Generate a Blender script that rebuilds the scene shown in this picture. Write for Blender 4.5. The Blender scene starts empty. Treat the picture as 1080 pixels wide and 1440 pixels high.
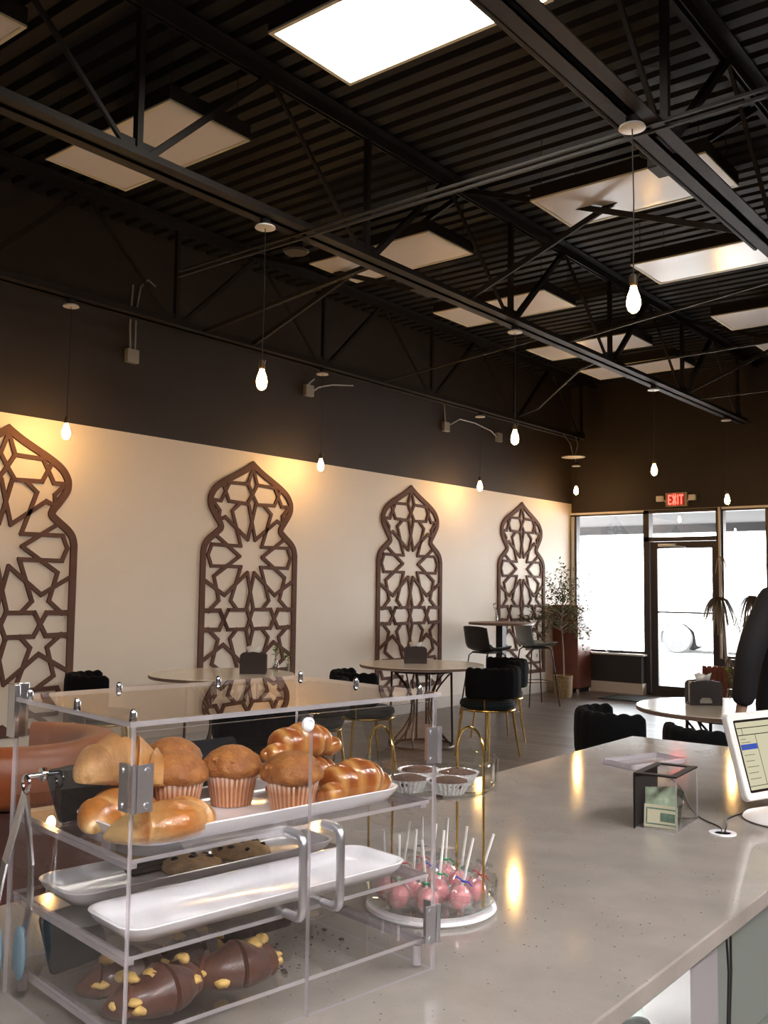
import bpy, bmesh, math, random
from math import sin, cos, pi, radians as rad
from mathutils import Vector as V, Matrix as Mx
random.seed(7)
COL = bpy.context.scene.collection
SC = bpy.context.scene

# ------------------------------------------------------------------ mesh helper
class MB:
    """collects simple shapes and links them as one mesh object"""
    def __init__(s): s.v = []; s.f = []; s.m = []
    def add(s, vs, fs, mi=0):
        b = len(s.v); s.v += [tuple(p) for p in vs]
        for f in fs: s.f.append([i + b for i in f]); s.m.append(mi)
        return s
    def box(s, x0, x1, y0, y1, z0, z1, mi=0):
        return s.add([(x0,y0,z0),(x1,y0,z0),(x1,y1,z0),(x0,y1,z0),(x0,y0,z1),(x1,y0,z1),(x1,y1,z1),(x0,y1,z1)],
            [(3,2,1,0),(4,5,6,7),(0,1,5,4),(1,2,6,5),(2,3,7,6),(3,0,4,7)], mi)
    def obox(s, c, ax, ay, az, mi=0):
        """box from centre and three half-axis vectors"""
        c, ax, ay, az = V(c), V(ax), V(ay), V(az)
        P = [c+i*ax+j*ay+k*az for k in (-1,1) for (i,j) in ((-1,-1),(1,-1),(1,1),(-1,1))]
        return s.add(P, [(3,2,1,0),(4,5,6,7),(0,1,5,4),(1,2,6,5),(2,3,7,6),(3,0,4,7)], mi)
    def bar(s, p, q, w, h, up=(0,0,1), mi=0):
        p, q = V(p), V(q); d = q-p; L = d.length; d.normalize()
        a = d.cross(V(up))
        if a.length < 1e-4: a = d.cross(V((1,0,0)))
        a.normalize(); b = a.cross(d)
        return s.obox((p+q)/2, d*L/2, a*w/2, b*h/2, mi)
    def tube(s, pts, r, n=8, closed=False, mi=0, cap=True):
        pts = [V(p) for p in pts]; N = len(pts)
        rr = r if isinstance(r, (list, tuple)) else [r]*N
        T = []
        for i in range(N):
            if closed: t = pts[(i+1)%N]-pts[i-1]
            else: t = pts[min(i+1,N-1)]-pts[max(i-1,0)]
            T.append(t.normalized())
        u = T[0].cross(V((0,0,1)))
        if u.length < 1e-3: u = T[0].cross(V((1,0,0)))
        u.normalize(); vs = []
        for i in range(N):
            u = (u - T[i]*u.dot(T[i])).normalized(); w = T[i].cross(u)
            for k in range(n):
                a = 2*pi*k/n; vs.append(pts[i] + (u*cos(a)+w*sin(a))*rr[i])
        fs = []
        for i in range(N if closed else N-1):
            j = (i+1) % N
            for k in range(n): fs.append((i*n+k, i*n+(k+1)%n, j*n+(k+1)%n, j*n+k))
        if cap and not closed:
            fs.append(tuple(range(n-1,-1,-1))); fs.append(tuple((N-1)*n+k for k in range(n)))
        return s.add(vs, fs, mi)
    def lathe(s, prof, n=24, c=(0,0,0), mi=0, ripple=None, axes=None):
        """revolve (r, z) pairs; ripple(angle, i) scales the radius"""
        X, Y, Z = axes if axes else (V((1,0,0)), V((0,1,0)), V((0,0,1)))
        c = V(c); vs = []; fs = []
        for i, (r, z) in enumerate(prof):
            for k in range(n):
                a = 2*pi*k/n; q = r*(ripple(a, i) if ripple else 1)
                vs.append(c + X*(q*cos(a)) + Y*(q*sin(a)) + Z*z)
        for i in range(len(prof)-1):
            for k in range(n): fs.append((i*n+k, i*n+(k+1)%n, (i+1)*n+(k+1)%n, (i+1)*n+k))
        if prof[0][0] > 1e-6: fs.append(tuple(range(n-1,-1,-1)))
        if prof[-1][0] > 1e-6: fs.append(tuple((len(prof)-1)*n+k for k in range(n)))
        return s.add(vs, fs, mi)
    def cyl(s, c, r, h, n=24, mi=0): return s.lathe([(r,0),(r,h)], n, c, mi)
    def blob(s, c, rx, ry, rz, n=14, m=9, bump=0, seed=0, mi=0, rot=0):
        rn = random.Random(seed); ph = [rn.uniform(0,6.28) for _ in range(6)]; vs=[]; fs=[]
        for i in range(m+1):
            t = pi*i/m
            for k in range(n):
                a = 2*pi*k/n
                q = 1+bump*(sin(3*a+ph[0])*sin(2*t+ph[1])+.7*sin(5*a+ph[2])*sin(4*t+ph[3])+.5*cos(7*a+ph[4]+3*t))
                x, y = rx*sin(t)*cos(a)*q, ry*sin(t)*sin(a)*q
                vs.append((c[0]+x*cos(rot)-y*sin(rot), c[1]+x*sin(rot)+y*cos(rot), c[2]+rz*cos(t)*q))
        for i in range(m):
            for k in range(n): fs.append((i*n+k,(i+1)*n+k,(i+1)*n+(k+1)%n,i*n+(k+1)%n))
        return s.add(vs, fs, mi)
    def prism(s, poly, fn, mi=0):
        """poly: 2-D outline; fn(x, y, k) maps it to 3-D for the two caps k=0,1"""
        n = len(poly); vs = [fn(x,y,0) for x,y in poly]+[fn(x,y,1) for x,y in poly]
        return s.add(vs, [tuple(range(n-1,-1,-1)), tuple(range(n,2*n))]+[(i,(i+1)%n,n+(i+1)%n,n+i) for i in range(n)], mi)
    def build(s, name, mats, parent=None, smooth=35, loc=None, bevel=0, sub=0):
        me = bpy.data.meshes.new(name); me.from_pydata(s.v, [], s.f)
        for m in (mats if isinstance(mats, (list,tuple)) else [mats]): me.materials.append(m)
        me.polygons.foreach_set('material_index', s.m)
        bm = bmesh.new(); bm.from_mesh(me); bmesh.ops.remove_doubles(bm, verts=bm.verts, dist=1e-6)
        bmesh.ops.dissolve_degenerate(bm, dist=1e-7, edges=bm.edges)
        bmesh.ops.recalc_face_normals(bm, faces=bm.faces); bm.to_mesh(me); bm.free()
        o = bpy.data.objects.new(name, me); COL.objects.link(o)
        if smooth:
            me.polygons.foreach_set('use_smooth', [True]*len(me.polygons)); me.set_sharp_from_angle(angle=rad(smooth))
        if parent is not None: o.parent = parent
        if loc is not None: o.location = loc
        if bevel:
            b = o.modifiers.new('bevel','BEVEL'); b.width = bevel; b.segments = 2; b.limit_method = 'ANGLE'
        if sub:
            b = o.modifiers.new('sub','SUBSURF'); b.levels = sub; b.render_levels = sub
        return o

def tag(o, label, cat, group=None):
    o['label'] = label; o['category'] = cat
    if group: o['group'] = group
    return o
def thing(name, label, cat, loc=(0,0,0), rz=0, group=None):
    o = bpy.data.objects.new(name, None); COL.objects.link(o); o.empty_display_size = .05
    o.location = loc; o.rotation_euler = (0,0,rz)
    return tag(o, label, cat, group)
def struct(o, label=None):
    o['kind'] = 'structure'
    if label: o['label'] = label
    return o
def dup(root, loc, rz, label, scale=None):
    def cp(o, par):
        c = o.copy(); COL.objects.link(c); c.parent = par
        for ch in list(o.children): cp(ch, c)
        return c
    r = cp(root, None); r.location = loc; r.rotation_euler = (0,0,rz); r['label'] = label
    if scale: r.scale = scale
    return r

# ------------------------------------------------------------------ materials
def new_mat(name):
    m = bpy.data.materials.new(name); m.use_nodes = True
    nt = m.node_tree; nt.nodes.clear(); return m, nt
def N(nt, t, **k):
    n = nt.nodes.new(t)
    for a, b in k.items():
        if a in n.inputs: n.inputs[a].default_value = b
        else: setattr(n, a, b)
    return n
def mat(name, col, rough=.5, metal=0., spec=.5, vary=0., scale=20., bump=0., bscale=60., col2=None, sheen=0., coat=0., sss=0.):
    m, nt = new_mat(name)
    out = N(nt,'ShaderNodeOutputMaterial'); b = N(nt,'ShaderNodeBsdfPrincipled')
    b.inputs['Roughness'].default_value = rough; b.inputs['Metallic'].default_value = metal
    b.inputs['Specular IOR Level'].default_value = spec; b.inputs['Coat Weight'].default_value = coat
    b.inputs['Sheen Weight'].default_value = sheen
    if sss: b.inputs['Subsurface Weight'].default_value = sss; b.inputs['Subsurface Radius'].default_value = (.01,.005,.003)
    tc = N(nt,'ShaderNodeTexCoord')
    c2 = col2 or tuple(max(0, c*(1-vary)) for c in col)
    no = N(nt,'ShaderNodeTexNoise'); no.inputs['Scale'].default_value = scale; no.inputs['Detail'].default_value = 4
    nt.links.new(tc.outputs['Object'], no.inputs['Vector'])
    rp = N(nt,'ShaderNodeValToRGB'); rp.color_ramp.elements[0].position = .35; rp.color_ramp.elements[1].position = .65
    rp.color_ramp.elements[0].color = (*c2,1); rp.color_ramp.elements[1].color = (*col,1)
    nt.links.new(no.outputs['Fac'], rp.inputs['Fac']); nt.links.new(rp.outputs['Color'], b.inputs['Base Color'])
    if bump:
        n2 = N(nt,'ShaderNodeTexNoise'); n2.inputs['Scale'].default_value = bscale; n2.inputs['Detail'].default_value = 3
        nt.links.new(tc.outputs['Object'], n2.inputs['Vector'])
        bp = N(nt,'ShaderNodeBump'); bp.inputs['Strength'].default_value = bump; bp.inputs['Distance'].default_value = .01
        nt.links.new(n2.outputs['Fac'], bp.inputs['Height']); nt.links.new(bp.outputs['Normal'], b.inputs['Normal'])
    nt.links.new(b.outputs['BSDF'], out.inputs['Surface'])
    return m
def emit(name, col, strength):
    m, nt = new_mat(name); out = N(nt,'ShaderNodeOutputMaterial'); e = N(nt,'ShaderNodeEmission')
    e.inputs['Color'].default_value = (*col,1); e.inputs['Strength'].default_value = strength
    nt.links.new(e.outputs[0], out.inputs[0]); return m
def clear(name, tint=(1,1,1), ior=1.49, rough=.0, haze=0., hazecol=(.8,.8,.85)):
    """clear sheet: Fresnel reflection at the outer face over plain transmission"""
    m, nt = new_mat(name); L = nt.links.new
    out = N(nt,'ShaderNodeOutputMaterial'); tr = N(nt,'ShaderNodeBsdfTransparent'); gl = N(nt,'ShaderNodeBsdfGlossy')
    tr.inputs['Color'].default_value = (*tint,1); gl.inputs['Roughness'].default_value = rough
    fr = N(nt,'ShaderNodeFresnel'); fr.inputs['IOR'].default_value = ior
    ge = N(nt,'ShaderNodeNewGeometry'); inv = N(nt,'ShaderNodeMath', operation='SUBTRACT'); inv.inputs[0].default_value = 1
    L(ge.outputs['Backfacing'], inv.inputs[1]); mu = N(nt,'ShaderNodeMath', operation='MULTIPLY')
    a1 = N(nt,'ShaderNodeMath', operation='ADD'); a1.inputs[1].default_value = 1; L(fr.outputs[0], a1.inputs[0])
    dv = N(nt,'ShaderNodeMath', operation='DIVIDE'); L(fr.outputs[0], dv.inputs[0]); L(a1.outputs[0], dv.inputs[1])
    tw = N(nt,'ShaderNodeMath', operation='MULTIPLY'); tw.inputs[1].default_value = 2; L(dv.outputs[0], tw.inputs[0])
    L(tw.outputs[0], mu.inputs[0]); L(inv.outputs[0], mu.inputs[1])
    mx = N(nt,'ShaderNodeMixShader'); L(mu.outputs[0], mx.inputs[0]); L(gl.outputs[0], mx.inputs[2])
    if haze:
        df = N(nt,'ShaderNodeBsdfDiffuse'); df.inputs['Color'].default_value = (*hazecol,1)
        m2 = N(nt,'ShaderNodeMixShader'); m2.inputs[0].default_value = haze
        L(tr.outputs[0], m2.inputs[1]); L(df.outputs[0], m2.inputs[2]); L(m2.outputs[0], mx.inputs[1])
    else: L(tr.outputs[0], mx.inputs[1])
    L(mx.outputs[0], out.inputs[0]); return m
def attr_mat(name, a, b, rough=.35, coat=.2, scale=40, bump=.15):
    """mixes two own colours of a crust by the mesh's 'crust' attribute"""
    m = mat(name, a, rough, vary=.25, scale=scale, bump=bump, bscale=90, coat=coat); nt = m.node_tree
    bs = next(n for n in nt.nodes if n.type=='BSDF_PRINCIPLED'); rp = next(n for n in nt.nodes if n.type=='VALTORGB')
    at = N(nt,'ShaderNodeAttribute'); at.attribute_name = 'crust'
    mx = N(nt,'ShaderNodeMix'); mx.data_type = 'RGBA'
    nt.links.new(at.outputs['Fac'], mx.inputs[0]); nt.links.new(rp.outputs['Color'], mx.inputs[6]); mx.inputs[7].default_value = (*b,1)
    nt.links.new(mx.outputs[2], bs.inputs['Base Color']); return m

def wood_floor():
    m, nt = new_mat('floor_planks'); L = nt.links.new
    out = N(nt,'ShaderNodeOutputMaterial'); b = N(nt,'ShaderNodeBsdfPrincipled'); tc = N(nt,'ShaderNodeTexCoord')
    br = N(nt,'ShaderNodeTexBrick'); br.offset = .37; br.inputs['Scale'].default_value = 1
    br.inputs['Brick Width'].default_value = 1.2; br.inputs['Row Height'].default_value = .15; br.inputs['Mortar Size'].default_value = .004
    br.inputs['Color1'].default_value = (.23,.185,.16,1); br.inputs['Color2'].default_value = (.12,.09,.077,1); br.inputs['Mortar'].default_value = (.02,.015,.013,1)
    L(tc.outputs['Object'], br.inputs['Vector'])
    mp = N(nt,'ShaderNodeMapping'); mp.inputs['Scale'].default_value = (2.2,26,1); L(tc.outputs['Object'], mp.inputs['Vector'])
    no = N(nt,'ShaderNodeTexNoise'); no.inputs['Scale'].default_value = 2; no.inputs['Detail'].default_value = 6; L(mp.outputs[0], no.inputs['Vector'])
    rp = N(nt,'ShaderNodeValToRGB'); rp.color_ramp.elements[0].color = (.55,.55,.55,1); rp.color_ramp.elements[1].color = (1.25,1.25,1.25,1); L(no.outputs['Fac'], rp.inputs['Fac'])
    mx = N(nt,'ShaderNodeMix'); mx.data_type='RGBA'; mx.blend_type='MULTIPLY'; mx.inputs[0].default_value = 1
    L(br.outputs['Color'], mx.inputs[6]); L(rp.outputs['Color'], mx.inputs[7]); L(mx.outputs[2], b.inputs['Base Color'])
    b.inputs['Roughness'].default_value = .36
    bp = N(nt,'ShaderNodeBump'); bp.inputs['Strength'].default_value = .35; bp.inputs['Distance'].default_value = .004
    ad = N(nt,'ShaderNodeMath', operation='ADD'); L(br.outputs['Fac'], ad.inputs[0])
    ml = N(nt,'ShaderNodeMath', operation='MULTIPLY'); ml.inputs[1].default_value = -.35; L(no.outputs['Fac'], ml.inputs[0]); L(ml.outputs[0], ad.inputs[1])
    bp.invert = True; L(ad.outputs[0], bp.inputs['Height']); L(bp.outputs[0], b.inputs['Normal'])
    L(b.outputs[0], out.inputs[0]); return m
def quartz():
    m, nt = new_mat('quartz_counter'); L = nt.links.new
    out = N(nt,'ShaderNodeOutputMaterial'); b = N(nt,'ShaderNodeBsdfPrincipled'); tc = N(nt,'ShaderNodeTexCoord')
    no = N(nt,'ShaderNodeTexNoise'); no.inputs['Scale'].default_value = 9; no.inputs['Detail'].default_value = 5; L(tc.outputs['Object'], no.inputs['Vector'])
    rp = N(nt,'ShaderNodeValToRGB'); rp.color_ramp.elements[0].position=.3; rp.color_ramp.elements[1].position=.7
    rp.color_ramp.elements[0].color = (.255,.225,.205,1); rp.color_ramp.elements[1].color = (.31,.275,.252,1); L(no.outputs['Fac'], rp.inputs['Fac'])
    last = rp.outputs['Color']
    for sc, th, col in ((110,.16,(.09,.065,.055,1)),(260,.16,(.15,.12,.105,1)),(170,.09,(.55,.53,.5,1))):
        vo = N(nt,'ShaderNodeTexVoronoi'); vo.inputs['Scale'].default_value = sc; L(tc.outputs['Object'], vo.inputs['Vector'])
        sp = N(nt,'ShaderNodeSeparateColor'); L(vo.outputs['Color'], sp.inputs[0])
        lt = N(nt,'ShaderNodeMath', operation='LESS_THAN'); lt.inputs[1].default_value = th; L(vo.outputs['Distance'], lt.inputs[0])
        l2 = N(nt,'ShaderNodeMath', operation='LESS_THAN'); l2.inputs[1].default_value = .10; L(sp.outputs[0], l2.inputs[0])
        mu = N(nt,'ShaderNodeMath', operation='MULTIPLY'); L(lt.outputs[0], mu.inputs[0]); L(l2.outputs[0], mu.inputs[1])
        mx = N(nt,'ShaderNodeMix'); mx.data_type='RGBA'; L(mu.outputs[0], mx.inputs[0]); L(last, mx.inputs[6]); mx.inputs[7].default_value = col
        last = mx.outputs[2]
    L(last, b.inputs['Base Color']); b.inputs['Roughness'].default_value = .085; b.inputs['Specular IOR Level'].default_value = .5
    L(b.outputs[0], out.inputs[0]); return m

M = dict(
 floor=wood_floor(), quartz=quartz(),
 wall=mat('cream_paint',(.81,.70,.585),.55,vary=.03,scale=2), blackwall=mat('black_paint_wall',(.044,.036,.0345),.6,spec=.2,vary=.1,scale=3),
 deck=mat('black_paint_deck',(.020,.0185,.018),.55,spec=.15,vary=.15,scale=6), steel=mat('black_painted_steel',(.022,.018,.017),.6,spec=.25,vary=.2,scale=30),
 base=mat('pale_baseboard',(.62,.55,.49),.5), lattice=mat('brown_lattice_board',(.150,.080,.062),.75,spec=.15,vary=.15,scale=8),
 frame=mat('dark_bronze_aluminium',(.055,.045,.045),.4,metal=.3), frame2=mat('lit_frame_aluminium',(.55,.52,.45),.4,metal=.4),
 lowwall=mat('dark_grey_paint',(.035,.033,.035),.55), sill=mat('white_sill',(.75,.72,.70),.4),
 glass=clear('window_glass',(.97,.98,.98),1.5), acrylic=clear('clear_acrylic',(.995,.995,.995),1.49),
 acedge=clear('acrylic_edge',(.78,.74,.78),1.49,.1,.35,(.75,.70,.74)), thinglass=clear('thin_glass',(.95,.96,.95),1.5),
 wrapfilm=clear('clear_film',(.97,.97,.97),1.7,.08,.06,(.9,.9,.9)),
 lens=mat('troffer_lens',(.86,.82,.82),.2,vary=.04,scale=1.5), lensframe=mat('cream_troffer_frame',(.70,.66,.50),.4), lenson=emit('lit_lens',(1,.94,.82),5), lensfill=emit('added_fill_lens',(1,.97,.94),23), led=emit('led_strip',(.95,1,.95),30), blacktrim=mat('black_trim',(.014,.010,.010),.65,spec=.2),
 white=mat('white_enamel',(.78,.76,.74),.35), whitep=mat('white_plastic',(.72,.68,.66),.4), ceramic=mat('white_ceramic',(.87,.86,.90),.14,coat=.5),
 gold=mat('brass',(.72,.48,.15),.22,metal=1), golddim=mat('bronze_leg',(.42,.28,.11),.3,metal=1), chrome=mat('chrome',(.75,.75,.77),.15,metal=1), alu=mat('satin_aluminium',(.62,.62,.66),.35,metal=1),
 velvet=mat('black_velvet',(.005,.005,.006),.95,spec=.12,vary=.3,scale=40,sheen=.02,bump=.3,bscale=120), greenvel=mat('dark_green_velvet',(.008,.013,.014),.85,spec=.2,sheen=.06),
 tabletop=mat('taupe_tabletop',(.80,.75,.67),.18,vary=.08,scale=5), tableedge=mat('brown_table_edge',(.20,.13,.10),.4), bronze=mat('brown_metal',(.10,.065,.045),.4,metal=.5),
 blackplastic=mat('black_plastic',(.018,.017,.018),.42), litplastic=mat('window_lit_shell',(.24,.26,.265),.4), blackmetal=mat('black_metal',(.02,.019,.02),.35,metal=.4),  # second stool's grey shell has the window light put into its colour
 card=mat('chalkboard_card',(.008,.008,.009),.7,spec=.1), wicker=mat('wicker',(.34,.23,.11),.7,vary=.5,scale=60,bump=.4), soil=mat('soil',(.03,.02,.012),.9),
 trunk=mat('pale_bark',(.30,.25,.20),.8), leaf=mat('olive_leaf',(.10,.11,.055),.5,col2=(.035,.045,.02),scale=8), leaf2=mat('green_leaf',(.08,.16,.03),.45,col2=(.03,.07,.012),scale=12), dryleaf=mat('brown_leaf',(.10,.07,.05),.6,col2=(.03,.03,.02),scale=9),
 cherry=mat('cherry_laminate',(.20,.060,.035),.35,vary=.25,scale=4), slot=mat('dark_opening',(.01,.008,.008),.7), mat_=mat('green_black_mat',(.02,.024,.02),.9,bump=.4,bscale=200),
 rust=mat('rust_leather',(.30,.072,.020),.42,vary=.3,scale=4,bump=.1), maroon=mat('maroon_leather',(.075,.024,.018),.5,vary=.3,scale=6),
 conduit=mat('grey_conduit',(.32,.31,.29),.45,metal=.3), exitbody=mat('exit_housing',(.42,.36,.26),.5), exitred=emit('exit_red',(1,.045,.03),2.2), exitface=mat('exit_face',(.40,.07,.05),.5), lamphead=mat('lamp_head',(.80,.76,.70),.4),
 bulb=emit('lit_filament_bulb',(1,.55,.17),60), socket=mat('dark_socket',(.05,.035,.02),.4,metal=.5),
 napkin=mat('white_paper',(.78,.75,.72),.8), holder=mat('brown_black_holder',(.045,.032,.030),.3,coat=.3), holder2=mat('charcoal_holder',(.06,.055,.058),.35),
 under=mat('white_laminate',(.70,.70,.70),.45), underg=mat('grey_green_laminate',(.16,.175,.165),.5), post=mat('pale_grey_post',(.27,.25,.26),.5),
 bill=mat('dollar_green',(.30,.35,.25),.7,col2=(.16,.22,.15),scale=60), billcream=mat('bill_cream',(.62,.58,.42),.7), billink=mat('bill_ink',(.14,.24,.17),.7,vary=.4,scale=90),
 screen=emit('screen_cream',(.62,.58,.40),.30), screenblue=emit('screen_blue',(.06,.12,.55),.25), screenline=emit('screen_line',(.20,.17,.11),.2), screendark=emit('screen_dark',(.05,.035,.03),.15),
 cake=mat('pink_candy',(.72,.24,.27),.25,vary=.15,scale=40,coat=.4), stick=mat('white_stick',(.82,.80,.78),.5),
 foil=mat('silver_foil',(.86,.86,.88),.3,metal=.3,bump=.5,bscale=150), brownie=mat('brown_cookie',(.10,.045,.03),.7,vary=.4,scale=90,bump=.5),
 muffin=mat('muffin_crumb',(.40,.155,.035),.6,col2=(.26,.085,.02),scale=50,bump=.5,bscale=130), wrapper=mat('muffin_paper',(.62,.34,.18),.7),
 croissant=attr_mat('croissant_crust',(.46,.145,.018),(.70,.47,.21),.3,.35,scale=70,bump=.25), croissant2=attr_mat('dull_croissant_crust',(.46,.20,.055),(.60,.36,.14),.5,.05,scale=70,bump=.3), brioche=attr_mat('brioche_crust',(.33,.085,.016),(.62,.33,.10),.25,.35),
 choc=attr_mat('chocolate_croissant',(.075,.026,.016),(.13,.050,.028),.4,.1), filling=mat('yellow_filling',(.62,.40,.12),.6,vary=.3,scale=60), loaf=mat('chocolate_loaf',(.035,.018,.014),.7,vary=.4,scale=60,bump=.5),
 cookie=mat('cookie_dough',(.66,.43,.19),.7,vary=.3,scale=50,bump=.5,bscale=110), chip=mat('chocolate_chip',(.04,.015,.01),.4),
 silicone=mat('blue_grey_silicone',(.14,.20,.25),.5), skin=mat('skin',(.45,.27,.19),.5,sss=.1), coat=mat('black_cloth',(.010,.009,.012),.85,vary=.2,scale=30), trouser=mat('dark_trousers',(.015,.015,.02),.85), hair=mat('dark_hair',(.012,.008,.006),.5), shoe=mat('black_shoe',(.01,.01,.01),.4),
 asphalt=mat('pale_pavement',(.42,.41,.40),.9,vary=.1,scale=3), soffit=mat('grey_soffit',(.032,.030,.031),.8), carpaint=mat('silver_car_paint',(.55,.55,.56),.3), tyre=mat('tyre_rubber',(.05,.05,.052),.8), carglass=mat('car_glass',(.10,.11,.12),.1),
 redribbon=mat('red_ribbon',(.45,.02,.03),.4), greenribbon=mat('green_ribbon',(.02,.28,.12),.4), blueribbon=mat('blue_ribbon',(.03,.05,.40),.4),
)

def pleats():
    """paper cup: paler pleat ridges and upper edge, darker grooves and lower body"""
    m = M['wrapper']; nt = m.node_tree; L = nt.links.new
    bs = next(n for n in nt.nodes if n.type=='BSDF_PRINCIPLED'); tc = N(nt,'ShaderNodeTexCoord'); sx = N(nt,'ShaderNodeSeparateXYZ'); L(tc.outputs['Object'], sx.inputs[0])
    at = N(nt,'ShaderNodeMath', operation='ARCTAN2'); L(sx.outputs[1], at.inputs[0]); L(sx.outputs[0], at.inputs[1])
    ml = N(nt,'ShaderNodeMath', operation='MULTIPLY'); ml.inputs[1].default_value = 32; L(at.outputs[0], ml.inputs[0])
    sn = N(nt,'ShaderNodeMath', operation='SINE'); L(ml.outputs[0], sn.inputs[0])
    hz = N(nt,'ShaderNodeMapRange'); hz.inputs[1].default_value = .026; hz.inputs[2].default_value = .040; hz.inputs[3].default_value = -1.1; hz.inputs[4].default_value = .9; L(sx.outputs[2], hz.inputs[0])
    ad = N(nt,'ShaderNodeMath', operation='ADD'); L(sn.outputs[0], ad.inputs[0]); L(hz.outputs[0], ad.inputs[1])
    rp = N(nt,'ShaderNodeValToRGB'); e = rp.color_ramp.elements; e[0].position = .0; e[0].color = (.34,.13,.055,1); e[1].position = 1; e[1].color = (.75,.62,.55,1)
    k = rp.color_ramp.elements.new(.45); k.color = (.52,.24,.12,1)
    mr = N(nt,'ShaderNodeMapRange'); mr.inputs[1].default_value = -2; mr.inputs[2].default_value = 1.4; L(ad.outputs[0], mr.inputs[0]); L(mr.outputs[0], rp.inputs[0]); L(rp.outputs[0], bs.inputs['Base Color'])
pleats()

for k, tr in (('leaf',(.16,.17,.07)),('leaf2',(.16,.30,.06)),('dryleaf',(.14,.09,.05))):      # thin leaves let some light through
    nt = M[k].node_tree; L = nt.links.new; bs = next(n for n in nt.nodes if n.type=='BSDF_PRINCIPLED'); o = next(n for n in nt.nodes if n.type=='OUTPUT_MATERIAL')
    t = N(nt,'ShaderNodeBsdfTranslucent'); t.inputs[0].default_value = (*tr,1); mx = N(nt,'ShaderNodeMixShader'); mx.inputs[0].default_value = .4
    L(bs.outputs[0], mx.inputs[1]); L(t.outputs[0], mx.inputs[2]); L(mx.outputs[0], o.inputs[0])
WORLD, SUN, EXPO = 6.0, 8.0, 1.8

# ------------------------------------------------------------------ the setting
XW, YW, ZD, XR, YB = -6.816, 13.12, 4.56, 4.0, -3.5
def boxes(name, mats, L, parent=None, **k):
    b = MB()
    for q in L: b.box(*q)
    return b.build(name, mats, parent, smooth=0, **k)
struct(boxes('floor', M['floor'], [(XW-.15,XR+.15,YB-.15,YW+.15,-.1,0)]))
struct(boxes('wall_left', [M['wall'],M['blackwall']], [(XW-.15,XW,YB,YW+.15,0,2.759,0),(XW-.15,XW,YB,YW+.15,2.759,ZD+.05,1)]))
struct(boxes('wall_back', [M['blackwall'],M['blackwall']], [(XW-.15,XR,YB-.15,YB,0,2.759,0),(XW-.15,XR,YB-.15,YB,2.759,ZD+.05,1)]))
struct(boxes('wall_right', [M['blackwall'],M['blackwall']], [(XR,XR+.15,YB-.15,YW+.15,0,2.759,0),(XR,XR+.15,YB-.15,YW+.15,2.759,ZD+.05,1)]))
struct(boxes('wall_front', [M['blackwall'],M['lowwall'],M['wall']], [
    (XW,XR,YW,YW+.15,2.61,ZD+.05,0), (-1.2,XR,YW,YW+.15,0,2.61,2),
    (XW,-5.64,12.95,YW+.15,0,.535,1), (-4.53,-1.2,12.95,YW+.15,0,.535,1)]))
struct(boxes('trim_1', M['sill'], [(XW,-5.60,12.92,YW+.02,.535,.56)]))
struct(boxes('trim_2', M['frame'], [(-4.53,-1.2,12.92,YW+.02,.535,.56)]))
struct(boxes('trim_3', M['sill'], [(XW,-1.2,YW-.035,YW,2.585,2.615)]))
struct(boxes('baseboard_left', M['base'], [(XW,XW+.015,YB,12.4,0,.135)], bevel=.004))
struct(boxes('baseboard_front', M['base'], [(XW,-5.62,12.93,12.95,0,.15),(-5.64,-5.62,12.95,13.1,0,.15)]))
# corrugated roof deck: ribs run across the room
b = MB(); prof = []; y = YB-.1; p = .152
while y < YW+.2:
    prof += [(y,0),(y+.085,0),(y+.105,.04),(y+.132,.04)]; y += p
vs = [(x,yy,ZD+zz) for yy, zz in prof for x in (XW-.1,XR+.1)]
b.add(vs, [(2*i,2*i+1,2*i+3,2*i+2) for i in range(len(prof)-1)])
vs = [(x,yy,ZD+.06) for yy in (YB-.1,YW+.2) for x in (XW-.1,XR+.1)]; b.add(vs, [(0,1,3,2)])
struct(b.build('ceiling', M['deck'], smooth=0))
# windows and door
def window(name, x0, x1, z0, z1, fl, fr):
    w = struct(boxes(name, M['frame'], [(x0,x0+fl,YW-.03,YW+.08,z0,z1),(x1-fr,x1,YW-.03,YW+.08,z0,z1),(x0,x1,YW-.03,YW+.08,z1-.05,z1),(x0,x1,YW-.03,YW+.08,z0,z0+.03)]))
    boxes('pane', M['glass'], [(x0+fl,x1-fr,YW+.02,YW+.028,z0+.03,z1-.05)], w)
    return w
w1 = window('window_1', XW, -5.64, .56, 2.61, .10, .02)
boxes('jamb', M['frame2'], [(XW+.02,XW+.07,YW-.05,YW-.03,.56,2.56)], w1)
d1 = struct(boxes('door_1', M['frame'], [(-5.64,-5.56,YW-.06,YW+.08,0,2.61),(-4.60,-4.53,YW-.06,YW+.08,0,2.61),(-5.64,-4.53,YW-.06,YW+.08,2.16,2.22),(-5.64,-4.53,YW-.06,YW+.08,2.56,2.61),(-5.64,-4.53,YW-.06,YW+.08,0,.02)]))
boxes('door_leaf', M['frame'], [(-5.555,-5.454,YW-.02,YW+.03,.02,2.155),(-4.675,-4.605,YW-.02,YW+.03,.02,2.155),(-5.454,-4.675,YW-.02,YW+.03,2.06,2.155),(-5.454,-4.675,YW-.02,YW+.03,.02,.13),(-5.454,-4.675,YW-.02,YW+.03,1.148,1.172)], d1)
boxes('transom_pane', M['glass'], [(-5.56,-4.60,YW+.02,YW+.028,2.22,2.56)], d1)
boxes('door_pane', M['glass'], [(-5.454,-4.675,YW,YW+.008,1.172,2.06),(-5.454,-4.675,YW,YW+.008,.13,1.148)], d1)
boxes('lit_mullion_face', M['frame2'], [(-4.565,-4.535,YW-.075,YW-.06,.56,2.61)], d1)  # pale strip: light on the frame face painted in as colour
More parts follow.
